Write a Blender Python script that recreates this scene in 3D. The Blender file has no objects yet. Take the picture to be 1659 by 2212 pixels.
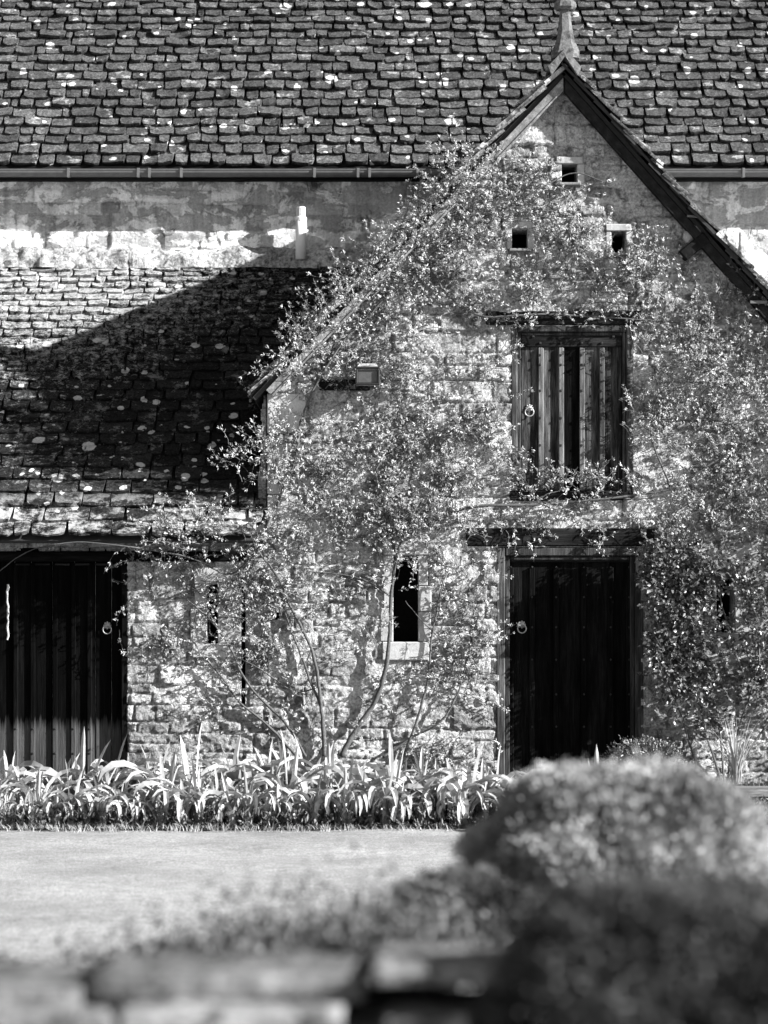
import bpy, math, random
import numpy as np
from mathutils import Vector
random.seed(7)
RNG = np.random.default_rng(11)
SC = bpy.context.scene
COL = SC.collection

# ------------------------------------------------------------------ camera
DIST, EYE, FPX = 23.5, 1.6, 5880.0       # wall distance, eye height, focal length in 1659-wide pixels
cam = bpy.data.cameras.new('camera'); co = bpy.data.objects.new('camera', cam); COL.objects.link(co)
cam.sensor_fit = 'VERTICAL'; cam.sensor_height = 32.0; cam.sensor_width = 24.0
cam.lens = 32.0 * FPX / 2212.0
cam.shift_y = 234.0 / 2212.0
cam.clip_start = .1; cam.clip_end = 2000
cam.dof.use_dof = True; cam.dof.focus_distance = 23.6; cam.dof.aperture_fstop = 1.9
co.location = (0, -DIST, EYE); co.rotation_euler = (math.radians(90), 0, 0)
SC.camera = co
# ------------------------------------------------------------------ light
SUN = Vector((1.0, -.36, .50)).normalized()
el = math.asin(SUN.z); az = math.atan2(SUN.x, SUN.y)
w = bpy.data.worlds.new('World'); SC.world = w; w.use_nodes = True
wn = w.node_tree.nodes; wl = w.node_tree.links; wn.clear()
sky = wn.new('ShaderNodeTexSky'); sky.sky_type = 'NISHITA'; sky.sun_disc = False
sky.sun_elevation = el; sky.sun_rotation = az
bw = wn.new('ShaderNodeRGBToBW'); bg = wn.new('ShaderNodeBackground'); bg.inputs['Strength'].default_value = .05
wo = wn.new('ShaderNodeOutputWorld')
wl.new(sky.outputs[0], bw.inputs[0]); wl.new(bw.outputs[0], bg.inputs[0]); wl.new(bg.outputs[0], wo.inputs[0])
sl = bpy.data.lights.new('sun', 'SUN'); sl.energy = 5; sl.angle = math.radians(.5); sl.color = (1, 1, 1)
so = bpy.data.objects.new('sun', sl); COL.objects.link(so); so.location = (8, -6, 12)
so.rotation_euler = SUN.to_track_quat('Z', 'Y').to_euler()
SC.view_settings.view_transform = 'Standard'; SC.view_settings.look = 'None'
SC.view_settings.exposure = 1.6; SC.view_settings.gamma = 1
SC.cycles.max_bounces = 5; SC.cycles.diffuse_bounces = 1

# ------------------------------------------------------------------ measuring: photo position at a known depth -> metres
def K(y): return (DIST + y) / FPX
def PX(px, y=0.): return (px - 830) * K(y)
def PZ(py, y=0.): return EYE + (1340 - py) * K(y)
def P(px, py, y=0.): return Vector((PX(px, y), y, PZ(py, y)))

# ------------------------------------------------------------------ noise
_T = RNG.random((256, 256))
def vnoise(x, y, s=0):
    x = np.asarray(x, float) + s * 17.31; y = np.asarray(y, float) + s * 9.77
    xi = np.floor(x).astype(int); yi = np.floor(y).astype(int); fx = x - xi; fy = y - yi
    fx = fx * fx * (3 - 2 * fx); fy = fy * fy * (3 - 2 * fy)
    a = _T[xi & 255, yi & 255]; b = _T[(xi + 1) & 255, yi & 255]; c = _T[xi & 255, (yi + 1) & 255]; d = _T[(xi + 1) & 255, (yi + 1) & 255]
    return (a * (1 - fx) + b * fx) * (1 - fy) + (c * (1 - fx) + d * fx) * fy
def fbm(x, y, s=0, o=4):
    r = 0; a = .5; t = 0
    for i in range(o):
        r = r + a * vnoise(np.asarray(x) * 2 ** i, np.asarray(y) * 2 ** i, s + i * 3); t += a; a *= .55
    return r / t

# ------------------------------------------------------------------ objects
def link(o, parent=None):
    COL.objects.link(o)
    if parent is not None:
        o.parent = parent
        w_ = Vector((0, 0, 0)); p = parent
        while p is not None: w_ += p.location; p = p.parent
        o.location = -w_
    return o
def thing(name, label, cat, loc=(0, 0, 0), group=None):
    o = bpy.data.objects.new(name, None); o.empty_display_size = .3; COL.objects.link(o); o.location = loc
    o['label'] = label; o['category'] = cat
    if group: o['group'] = group
    return o
def tag(o, label, cat, group=None, kind=None):
    o['label'] = label; o['category'] = cat
    if group: o['group'] = group
    if kind: o['kind'] = kind
    return o
def mesh_np(name, V, F, mat, parent=None, tint=None, smooth=False):
    V = np.asarray(V, np.float32); F = np.asarray(F, np.int32); k = F.shape[1]
    me = bpy.data.meshes.new(name)
    me.vertices.add(len(V)); me.vertices.foreach_set('co', V.ravel())
    me.loops.add(F.size); me.loops.foreach_set('vertex_index', F.ravel())
    me.polygons.add(len(F)); me.polygons.foreach_set('loop_start', np.arange(0, F.size, k, dtype=np.int32))
    me.polygons.foreach_set('loop_total', np.full(len(F), k, np.int32))
    if smooth: me.polygons.foreach_set('use_smooth', np.ones(len(F), bool))
    me.update(calc_edges=True); me.validate()
    if tint is not None:
        a = me.attributes.new('tint', 'FLOAT', 'POINT'); a.data.foreach_set('value', np.asarray(tint, np.float32))
    me.materials.append(mat)
    return link(bpy.data.objects.new(name, me), parent)
class MB:
    def __init__(s): s.v = []; s.f = []; s.t = []
    def add(s, v, f, t=1.):
        n = len(s.v); s.v += [tuple(p) for p in v]; s.f += [tuple(i + n for i in q) for q in f]; s.t += [t] * len(v)
    def box(s, c, d, rz=0, ry=0, bev=.004, jit=0, t=1.):
        """bevelled box: centre c, full sizes d, turned by ry about y and rz about z"""
        hx, hy, hz = d[0] / 2, d[1] / 2, d[2] / 2; b = min(bev, hx * .45, hy * .45, hz * .45)
        v = []; idx = {}
        for sx in (-1, 1):
            for sy in (-1, 1):
                for sz in (-1, 1):
                    j = [random.uniform(-jit, jit) for _ in range(3)]
                    for ax in range(3):
                        p = [sx * hx, sy * hy, sz * hz]
                        for o_ in range(3):
                            if o_ != ax: p[o_] -= (sx, sy, sz)[o_] * b
                        idx[(sx, sy, sz, ax)] = len(v); v.append([p[i] + j[i] for i in range(3)])
        f = []
        for ax in range(3):
            o1, o2 = [i for i in range(3) if i != ax]
            for sg in (-1, 1):
                q = []
                for a_, b_ in ((-1, -1), (1, -1), (1, 1), (-1, 1)):
                    s3 = [0, 0, 0]; s3[ax] = sg; s3[o1] = a_; s3[o2] = b_; q.append(idx[(*s3, ax)])
                f.append(q)
        for ax in range(3):
            o1, o2 = [i for i in range(3) if i != ax]
            for a_ in (-1, 1):
                for b_ in (-1, 1):
                    q = []
                    for e, ff in ((-1, o1), (1, o1), (1, o2), (-1, o2)):
                        s3 = [0, 0, 0]; s3[ax] = e; s3[o1] = a_; s3[o2] = b_; q.append(idx[(*s3, ff)])
                    f.append(q)
        for sx in (-1, 1):
            for sy in (-1, 1):
                for sz in (-1, 1): f.append([idx[(sx, sy, sz, a)] for a in range(3)])
        cy, sy_ = math.cos(ry), math.sin(ry); cz, sz_ = math.cos(rz), math.sin(rz)
        o = []
        for x, y, z in v:
            x, z = x * cy + z * sy_, -x * sy_ + z * cy
            x, y = x * cz - y * sz_, x * sz_ + y * cz
            o.append((x + c[0], y + c[1], z + c[2]))
        s.add(o, f, t); return s
    def tube(s, pts, rad, n=6, t=1.):
        pts = [Vector(p) for p in pts]; m = len(pts)
        if not hasattr(rad, '__len__'): rad = [rad] * m
        v = []; up = Vector((.13, .31, .94))
        for i, p in enumerate(pts):
            d = (pts[min(i + 1, m - 1)] - pts[max(i - 1, 0)])
            if d.length < 1e-9: d = Vector((0, 0, 1))
            d.normalize(); a = d.cross(up)
            if a.length < .05: a = d.cross(Vector((1, 0, 0)))
            a.normalize(); b = d.cross(a)
            for k in range(n):
                g = 2 * math.pi * k / n; v.append(p + a * (math.cos(g) * rad[i]) + b * (math.sin(g) * rad[i]))
        f = [(i * n + k, i * n + (k + 1) % n, (i + 1) * n + (k + 1) % n, (i + 1) * n + k) for i in range(m - 1) for k in range(n)]
        f += [tuple(range(n))[::-1], tuple((m - 1) * n + k for k in range(n))]
        s.add(v, f, t); return s
    def ring(s, c, R, r, n=22, m=7, arc=(0, 2 * math.pi), t=1.):
        """ring standing in the xz plane"""
        full = abs(arc[1] - arc[0] - 2 * math.pi) < 1e-3
        N = n if full else n + 1; v = []
        for i in range(N):
            g = arc[0] + (arc[1] - arc[0]) * i / n
            for k in range(m):
                h = 2 * math.pi * k / m; q = R + r * math.cos(h)
                v.append((c[0] + q * math.cos(g), c[1] + r * math.sin(h), c[2] + q * math.sin(g)))
        f = [(i * m + k, ((i + 1) % N) * m + k, ((i + 1) % N) * m + (k + 1) % m, i * m + (k + 1) % m) for i in range(n) for k in range(m)]
        s.add(v, f, t); return s
    def lathe(s, c, prof, n=16, axis='z', t=1.):
        v = []
        for r, h in prof:
            for k in range(n):
                g = 2 * math.pi * k / n; x, y = r * math.cos(g), r * math.sin(g)
                v.append((c[0] + x, c[1] + y, c[2] + h) if axis == 'z' else (c[0] + x, c[1] + h, c[2] + y))
        m = len(prof)
        f = [(i * n + k, i * n + (k + 1) % n, (i + 1) * n + (k + 1) % n, (i + 1) * n + k) for i in range(m - 1) for k in range(n)]
        f += [tuple(range(n)), tuple((m - 1) * n + k for k in range(n))]
        s.add(v, f, t); return s
    def prism(s, poly, y0, y1, t=1.):
        """outline in xz pushed from y0 to y1"""
        n = len(poly); v = [(x, y0, z) for x, z in poly] + [(x, y1, z) for x, z in poly]
        f = [tuple(range(n)), tuple(range(2 * n - 1, n - 1, -1))] + [(i, (i + 1) % n, n + (i + 1) % n, n + i) for i in range(n)]
        s.add(v, f, t); return s
    def build(s, name, mat, parent=None, smooth=False):
        me = bpy.data.meshes.new(name); me.from_pydata(s.v, [], s.f); me.update()
        if smooth:
            for p in me.polygons: p.use_smooth = True
        a = me.attributes.new('tint', 'FLOAT', 'POINT'); a.data.foreach_set('value', np.asarray(s.t, np.float32))
        me.materials.append(mat)
        return link(bpy.data.objects.new(name, me), parent)

# ------------------------------------------------------------------ materials
class NT:
    def __init__(s, name):
        s.m = bpy.data.materials.new(name); s.m.use_nodes = True; s.n = s.m.node_tree.nodes; s.l = s.m.node_tree.links
        s.b = s.n['Principled BSDF']; s.tc = s.n.new('ShaderNodeTexCoord')
    def mp(s, sc=(1, 1, 1)):
        m = s.n.new('ShaderNodeMapping'); m.inputs['Scale'].default_value = sc; s.l.new(s.tc.outputs['Object'], m.inputs[0]); return m.outputs[0]
    def noise(s, scale, det=4, rough=.6, vec=None, dist=0):
        n = s.n.new('ShaderNodeTexNoise'); n.inputs['Scale'].default_value = scale; n.inputs['Detail'].default_value = det
        n.inputs['Roughness'].default_value = rough; n.inputs['Distortion'].default_value = dist
        s.l.new(vec or s.tc.outputs['Object'], n.inputs['Vector']); return n.outputs[0]
    def ramp(s, a, lo, hi, v0=0., v1=1.):
        r = s.n.new('ShaderNodeMapRange'); r.inputs[1].default_value = lo; r.inputs[2].default_value = hi
        r.inputs[3].default_value = v0; r.inputs[4].default_value = v1; s.l.new(a, r.inputs[0]); return r.outputs[0]
    def m2(s, op, a, b, c=None):
        n = s.n.new('ShaderNodeMath'); n.operation = op
        for i, x in enumerate((a, b, c)):
            if x is None: continue
            if isinstance(x, (int, float)): n.inputs[i].default_value = x
            else: s.l.new(x, n.inputs[i])
        return n.outputs[0]
    def mix(s, f, a, b):
        n = s.n.new('ShaderNodeMix'); n.data_type = 'FLOAT'
        for i, x in ((0, f), (2, a), (3, b)):
            if isinstance(x, (int, float)): n.inputs[i].default_value = x
            else: s.l.new(x, n.inputs[i])
        return n.outputs[0]
    def attr(s, name='tint'):
        n = s.n.new('ShaderNodeAttribute'); n.attribute_name = name; return n.outputs['Fac']
    def vor(s, scale, vec=None, rnd=1.):
        n = s.n.new('ShaderNodeTexVoronoi'); n.inputs['Scale'].default_value = scale; n.inputs['Randomness'].default_value = rnd
        s.l.new(vec or s.tc.outputs['Object'], n.inputs['Vector']); return n
    def out(s, col, rough=.9, bump=None, bs=.5, bd=.01, spec=.2):
        if isinstance(col, (int, float)): s.b.inputs['Base Color'].default_value = (col, col, col, 1)
        else:
            c = s.n.new('ShaderNodeCombineColor')
            for i in range(3): s.l.new(col, c.inputs[i])
            s.l.new(c.outputs[0], s.b.inputs['Base Color'])
        if isinstance(rough, (int, float)): s.b.inputs['Roughness'].default_value = rough
        else: s.l.new(rough, s.b.inputs['Roughness'])
        s.b.inputs['Specular IOR Level'].default_value = spec
        if bump is not None:
            b = s.n.new('ShaderNodeBump'); b.inputs['Strength'].default_value = bs; b.inputs['Distance'].default_value = bd
            s.l.new(bump, b.inputs['Height']); s.l.new(b.outputs[0], s.b.inputs['Normal'])
        return s.m
def stone_mat(name, base, bd=.012, contrast=1., fine=55):
    t = NT(name)
    n1 = t.noise(2.2, 5, .65); n2 = t.noise(fine, 5, .75); n3 = t.noise(14, 4, .6, dist=.6)
    v = t.m2('MULTIPLY', t.ramp(n1, .3, .7, 1 - .35 * contrast, 1 + .3 * contrast), t.ramp(n2, .3, .7, 1 - .45 * contrast, 1 + .35 * contrast))
    v = t.m2('MULTIPLY', v, t.ramp(n3, .35, .5, 1 - .4 * contrast, 1.05))
    c = t.m2('MULTIPLY', t.m2('MULTIPLY', v, t.attr()), base)
    c = t.m2('MINIMUM', c, .85)
    h = t.m2('ADD', t.m2('MULTIPLY', n2, .6), n3)
    return t.out(c, .95, h, 1., bd, .05)
def slate_mat(name, base, lich, top=None):
    """split stone slates with crusty pale lichen; top also paints sunlit zones paler, up the slope (object z from top[0] to top[1]) and at the eave"""
    t = NT(name)
    n2 = t.noise(48, 5, .85); n1 = t.noise(1.3, 4, .6); n3 = t.noise(16, 5, .7)
    c = t.m2('MULTIPLY', t.m2('MULTIPLY', t.ramp(n2, .36, .64, .15, 1.85), t.ramp(n3, .35, .65, .6, 1.35)), t.attr())
    c = t.m2('MULTIPLY', c, base)
    wob = t.n.new('ShaderNodeMixRGB'); wob.inputs[0].default_value = .06
    nn = t.n.new('ShaderNodeTexNoise'); nn.inputs['Scale'].default_value = 15; nn.inputs['Detail'].default_value = 4
    t.l.new(t.tc.outputs['Object'], nn.inputs['Vector'])
    t.l.new(t.tc.outputs['Object'], wob.inputs[1]); t.l.new(nn.outputs['Color'], wob.inputs[2])
    mp = t.n.new('ShaderNodeMapping'); mp.inputs['Scale'].default_value = (1, .6, 1.1); t.l.new(wob.outputs[0], mp.inputs[0])
    va = t.vor(4.6, mp.outputs[0]); vb = t.vor(10.5, mp.outputs[0])
    def spots(v, r0, keep):
        sep = t.n.new('ShaderNodeSeparateColor'); t.l.new(v.outputs['Color'], sep.inputs[0])
        rad = t.m2('MULTIPLY', sep.outputs[0], r0)
        k = t.m2('GREATER_THAN', sep.outputs[1], keep)
        d = t.m2('SUBTRACT', rad, v.outputs['Distance'])
        return t.m2('MULTIPLY', t.ramp(d, 0, .03), k)
    m = t.m2('MAXIMUM', spots(va, .33, 1 - lich), spots(vb, .42, 1 - lich * .9))
    crust_sun = t.ramp(t.noise(5.5, 6, .75), .60 - .06 * lich, .66 - .06 * lich)
    crust_sun = t.m2('MULTIPLY', crust_sun, .25 if top else .5)
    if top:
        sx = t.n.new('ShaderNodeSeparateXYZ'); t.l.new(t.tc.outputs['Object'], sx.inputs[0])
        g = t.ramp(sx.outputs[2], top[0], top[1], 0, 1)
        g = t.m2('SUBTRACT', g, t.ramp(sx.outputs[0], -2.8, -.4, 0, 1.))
        c2 = t.ramp(t.m2('ADD', t.noise(12, 6, .85), t.m2('MULTIPLY', g, .19)), .56, .70, 0, .7)  # sunlight on the upper left of the slope painted as paler colour
        crust_sun = t.m2('MAXIMUM', crust_sun, c2)
        c3 = t.m2('MULTIPLY', t.ramp(sx.outputs[2], 2.55, 2.75, .65, 0), t.ramp(t.noise(5, 6, .8), .47, .57))  # pale band painted in for the sun along the eave
        crust_sun = t.m2('MAXIMUM', crust_sun, c3)
    m = t.m2('MAXIMUM', m, crust_sun)
    m = t.m2('MULTIPLY', m, t.ramp(n2, .35, .6, .55, 1.))
    c = t.mix(m, c, .62)
    h = t.m2('ADD', t.m2('MULTIPLY', n2, .5), t.m2('ADD', n3, t.m2('MULTIPLY', m, .25)))
    return t.out(c, .95, h, 1., .012, .05)
def wood_mat(name, lo, hi, axis=2, wear=None):
    """weathered oak: grain drawn along one axis"""
    t = NT(name); sc = [26, 26, 26]; sc[axis] = 1.4
    g = t.noise(3.2, 6, .75, t.mp(tuple(sc)), .4); p = t.noise(2.4, 4, .6, t.mp(tuple([6 if i != axis else .8 for i in range(3)])))
    v = t.m2('MULTIPLY', t.ramp(g, .35, .68), t.ramp(p, .38, .62, .15, 1.1))
    c = t.m2('MULTIPLY_ADD', v, hi - lo, lo)
    if wear:       # bleached foot, its ragged upper edge shaped by the grain
        sx = t.n.new('ShaderNodeSeparateXYZ'); t.l.new(t.tc.outputs['Object'], sx.inputs[0])
        e = t.m2('ADD', sx.outputs[2], t.m2('MULTIPLY', t.noise(3, 4, .6, t.mp((9, 9, .4))), wear[1]))
        k = t.ramp(e, wear[0], wear[0] + .1, 1, 0)
        c = t.mix(k, c, t.m2('MULTIPLY_ADD', t.ramp(g, .3, .7), wear[2], .03))
    c = t.m2('MULTIPLY', c, t.attr())
    return t.out(c, .8, g, .8, .006, .04)
def leaf_mat(name, lo, hi, rough=.5, sc=9, trans=.12, spec=.35):
    t = NT(name)
    c = t.m2('MULTIPLY', t.attr(), t.ramp(t.noise(sc, 3, .6), .3, .7, lo, hi))
    m = t.out(c, rough, None, spec=spec)
    tr = t.n.new('ShaderNodeBsdfTranslucent'); mx = t.n.new('ShaderNodeMixShader'); mx.inputs[0].default_value = trans
    cc = t.n.new('ShaderNodeCombineColor')
    for i in range(3): t.l.new(c, cc.inputs[i])
    t.l.new(cc.outputs[0], tr.inputs[0]); t.l.new(t.b.outputs[0], mx.inputs[1]); t.l.new(tr.outputs[0], mx.inputs[2])
    t.l.new(mx.outputs[0], t.n['Material Output'].inputs[0]); return m
def patch_mat(name, base):
    """old walling with patches of limewash and dark algae"""
    t = NT(name); n2 = t.noise(45, 5, .75); a = t.noise(3.2, 7, .72, t.mp((1, 1, 1.5)), .5); b = t.noise(2.1, 6, .7, t.mp((1.3, 1, 1)), .8); s3 = t.noise(2.6, 4, .6, t.mp((6, 6, .5)))
    v = t.m2('MULTIPLY', t.mix(t.ramp(a, .47, .53), .55, 1.1), t.mix(t.ramp(b, .36, .39), .35, 1.)); v = t.m2('MULTIPLY', v, t.ramp(s3, .3, .7, .75, 1.25))
    v = t.m2('MULTIPLY', v, t.ramp(n2, .3, .7, .65, 1.3)); c = t.m2('MULTIPLY', t.m2('MULTIPLY', v, t.attr()), base)
    return t.out(c, .95, t.m2('ADD', n2, t.m2('MULTIPLY', t.ramp(a, .485, .515), .5)), 1., .015, .05)
def plain(name, c, rough=.6, spec=.3, metal=0, var=.25, sc=30):
    t = NT(name); n = t.noise(sc, 5, .7)
    m = t.out(t.m2('MULTIPLY', t.ramp(n, .3, .7, 1 - var, 1 + var), c), rough, n, .3, .003, spec)
    t.b.inputs['Metallic'].default_value = metal; return m

M = dict(
    wall=stone_mat('rubble_limestone', .45, .04, 1.5, 48), ashlar=stone_mat('dressed_limestone', .40, .004, .45, 90),
    barnwall=patch_mat('barn_limestone', .78), finial=stone_mat('lichened_stone', .14, .01, 1.2, 45),
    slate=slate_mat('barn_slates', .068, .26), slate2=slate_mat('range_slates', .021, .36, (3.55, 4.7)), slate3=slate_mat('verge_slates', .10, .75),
    under=plain('sarking', .03), flash=stone_mat('lime_flashing', .42, .02, 1.7, 34),
    oak=wood_mat('dark_oak', .0015, .014), oakx=wood_mat('dark_oak_beam', .005, .035, 0), frame=wood_mat('oak_frame', .02, .15),
    hatch=wood_mat('hatch_oak', .005, .15), batten=wood_mat('bleached_batten', .05, .30), door2=wood_mat('bleached_foot_oak', .0008, .006, 2, (.80, .3, .075)),
    barge=wood_mat('barge_oak', .012, .04, 1), barge_lit=wood_mat('sunlit_barge', .12, .42, 1),  # left barge has a paler copy, sunlight put into its colour
    iron=plain('iron', .010, .6, .4), brass=plain('worn_steel', .35, .4, .6, .3), plastic=plain('white_plastic', .78, .45, .4, 0, .05),
    gutter=plain('painted_gutter', .12, .5, .4, 0, .2, 14), soil=plain('soil', .02, .95, .1, 0, .5, 25), glass=plain('lamp_glass', .07, .35, .5),
    leaf=leaf_mat('vine_leaf', .27, .62, .5, 9, .12, .2), stem=plain('vine_bark', .09, .85, .1, 0, .5, 60), stemd=plain('rose_bark', .10, .8, .2, 0, .5, 60),
    rose=leaf_mat('rose_leaf', .05, .19, .35, 9, .15, .5), strap=leaf_mat('strap_leaf', .30, .56, .45, 12, .2), cover=leaf_mat('cover_leaf', .03, .18),
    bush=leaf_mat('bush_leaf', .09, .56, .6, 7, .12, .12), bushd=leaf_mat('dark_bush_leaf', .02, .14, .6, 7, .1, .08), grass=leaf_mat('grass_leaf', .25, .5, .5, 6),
    capstone=stone_mat('cap_limestone', .22, .02, 1.7, 22), dark=plain('void', .01, 1., 0),
)
def lawn_mat():
    t = NT('mown_lawn'); a = t.noise(.7, 5, .6); b = t.noise(60, 5, .8, t.mp((1, .5, 1))); c3 = t.noise(9, 4, .7)
    v = t.m2('MULTIPLY', t.ramp(a, .3, .7, .68, 1.22), t.m2('MULTIPLY', t.ramp(b, .3, .7, .4, 1.6), t.ramp(c3, .3, .7, .8, 1.2)))
    return t.out(t.m2('MULTIPLY', v, .31), .9, b, .6, .012, .1)
M['lawn'] = lawn_mat()

# ------------------------------------------------------------------ setting: ground
def sheet(name, x0, x1, y0, y1, z, mat, n=40, amp=0., parent=None, seed=0):
    xs = np.linspace(x0, x1, n); ys = np.linspace(y0, y1, n); X, Y = np.meshgrid(xs, ys)
    Z = z + (fbm(X * 1.7, Y * 1.7, seed) - .5) * amp
    i = np.arange(n * n).reshape(n, n); F = np.stack([i[:-1, :-1], i[:-1, 1:], i[1:, 1:], i[1:, :-1]], -1).reshape(-1, 4)
    return mesh_np(name, np.stack([X, Y, Z], -1).reshape(-1, 3), F, mat, parent, np.ones(n * n), True)
o = sheet('ground', -600, 600, -600, 600, -.012, M['lawn'], 20); o['kind'] = 'structure'
o = sheet('lawn', -9, 9, -16.2, -2.75, .004, M['lawn'], 160, .03); o['kind'] = 'structure'
o = sheet('flower_bed', -9, 9, -2.8, .3, .02, M['soil'], 120, .07); o['kind'] = 'structure'

# ------------------------------------------------------------------ coursed rubble walling as real relief
def walling(name, x0, x1, z0, z1, yf, res, keep, holes, seed, mat, parent, thick=.35, ch=(.085, .2), cw=(.16, .5), rel=1., mort=1., ashlar=None):
    r = np.random.default_rng(seed)
    nx = int(round((x1 - x0) / res)) + 1; nz = int(round((z1 - z0) / res)) + 1
    X, Z = np.meshgrid(x0 + np.arange(nx) * res, z0 + np.arange(nz) * res)
    wx = X + .03 * (fbm(X * 5, Z * 5, seed, 3) - .5); wz = Z + .05 * (fbm(X * 1.6, Z * 3, seed + 5, 3) - .5) + .022 * (fbm(X * 14, Z * 14, seed + 2, 2) - .5)
    e = [z0 - .3]
    while e[-1] < z1 + .3: e.append(e[-1] + r.uniform(*ch))
    e = np.array(e); ci = np.searchsorted(e, wz) - 1
    H = np.zeros_like(X); T = np.ones_like(X)
    for c in range(len(e) - 1):
        m = ci == c
        if not m.any(): continue
        j = [x0 - .6]
        while j[-1] < x1 + .6: j.append(j[-1] + r.uniform(*cw) * (1.25 if e[c + 1] - e[c] > .15 else .9))
        j = np.array(j); xx = wx[m]; zz = wz[m]; k = np.searchsorted(j, xx) - 1
        # some stones are split into two thin ones
        n = len(j)
        dx = np.minimum(xx - j[k], j[k + 1] - xx); lo, hi = e[c], e[c + 1]; mid = (lo + hi) / 2
        split = (r.random(n) < .3) & (hi - lo > .12); sp = split[k]; up = zz > mid
        l2 = np.where(sp & up, mid, lo); h2 = np.where(sp & ~up, mid, hi); dz = np.minimum(zz - l2, h2 - zz)
        sid = k * 2 + (sp & up)
        off = r.uniform(.0, .016, 2 * n)[sid]; tx = r.normal(0, .06, 2 * n)[sid]; tz = r.normal(0, .08, 2 * n)[sid]; tn = r.uniform(.6, 1.3, 2 * n)[sid]
        cx = (j[k] + j[k + 1]) / 2; cz = (l2 + h2) / 2
        d = np.minimum(dx, dz); pr = np.clip(d / .013, 0, 1); pr = pr * pr * (3 - 2 * pr)
        H[m] = pr * (.016 + off + np.clip(tx * (xx - cx), -.016, .016) + np.clip(tz * (zz - cz), -.012, .012)); T[m] = tn
    H = H * rel
    rough = fbm(X * 9, Z * 13, seed + 8, 5) - .5; pit = np.clip(fbm(X * 24, Z * 30, seed + 4, 4) - .62, 0, 1)
    H += rough * .045 * rel * np.clip(H / .02, .25, 1) - pit * .05 * rel
    ml = (.000 + np.clip(fbm(X * 1.9, Z * 2.6, seed + 11, 5) - .52, 0, 1) * .14) * mort + (fbm(X * 20, Z * 20, seed + 6, 3) - .5) * .006
    mm = ml > H; H = np.maximum(H, ml); T = np.where(mm, 1.12, T)
    H += (fbm(X * 50, Z * 50, seed + 3, 3) - .5) * .006 * rel
    if ashlar:
        for (ax0, ax1, az0, az1, d) in ashlar:
            q = (X > ax0) & (X < ax1) & (Z > az0) & (Z < az1)
            H = np.where(q, d + (fbm(X * 20, Z * 20, 3, 3) - .5) * .002, H); T = np.where(q, 1.05, T)
    V = np.stack([X, yf - H, Z], -1).reshape(-1, 3)
    cxf = (X[:-1, :-1] + res / 2); czf = (Z[:-1, :-1] + res / 2); ok = keep(cxf, czf) if keep else np.ones_like(cxf, bool)
    for h in holes:
        if len(h) == 4: ok &= ~((cxf > h[0]) & (cxf < h[1]) & (czf > h[2]) & (czf < h[3]))
        else: ok &= ((cxf - h[0]) ** 2 + (czf - h[1]) ** 2) > h[2] ** 2 * (.7 + .6 * vnoise(cxf * 30, czf * 30))
    i = np.arange(nx * nz).reshape(nz, nx)
    F = np.stack([i[:-1, :-1], i[:-1, 1:], i[1:, 1:], i[1:, :-1]], -1)[ok]
    E = np.concatenate([F[:, [0, 1]], F[:, [1, 2]], F[:, [2, 3]], F[:, [3, 0]]]); key = np.sort(E, 1); key = key[:, 0].astype(np.int64) * (nx * nz) + key[:, 1]
    u, ix, cn = np.unique(key, return_index=True, return_counts=True); B = E[ix[cn == 1]]
    used = np.unique(F); mp = -np.ones(nx * nz, int); mp[used] = np.arange(len(used))
    V2 = V[used]; T2 = T.reshape(-1)[used]; F = mp[F]; B = mp[B]
    bv = np.unique(B); mb = -np.ones(len(V2), int); mb[bv] = len(V2) + np.arange(len(bv)); back = V2[bv].copy(); back[:, 1] = yf + thick
    Q = np.stack([B[:, 1], B[:, 0], mb[B[:, 0]], mb[B[:, 1]]], -1)
    return mesh_np(name, np.concatenate([V2, back]), np.concatenate([F, Q]), mat, parent, np.concatenate([T2, T2[bv]]), True)

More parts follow.
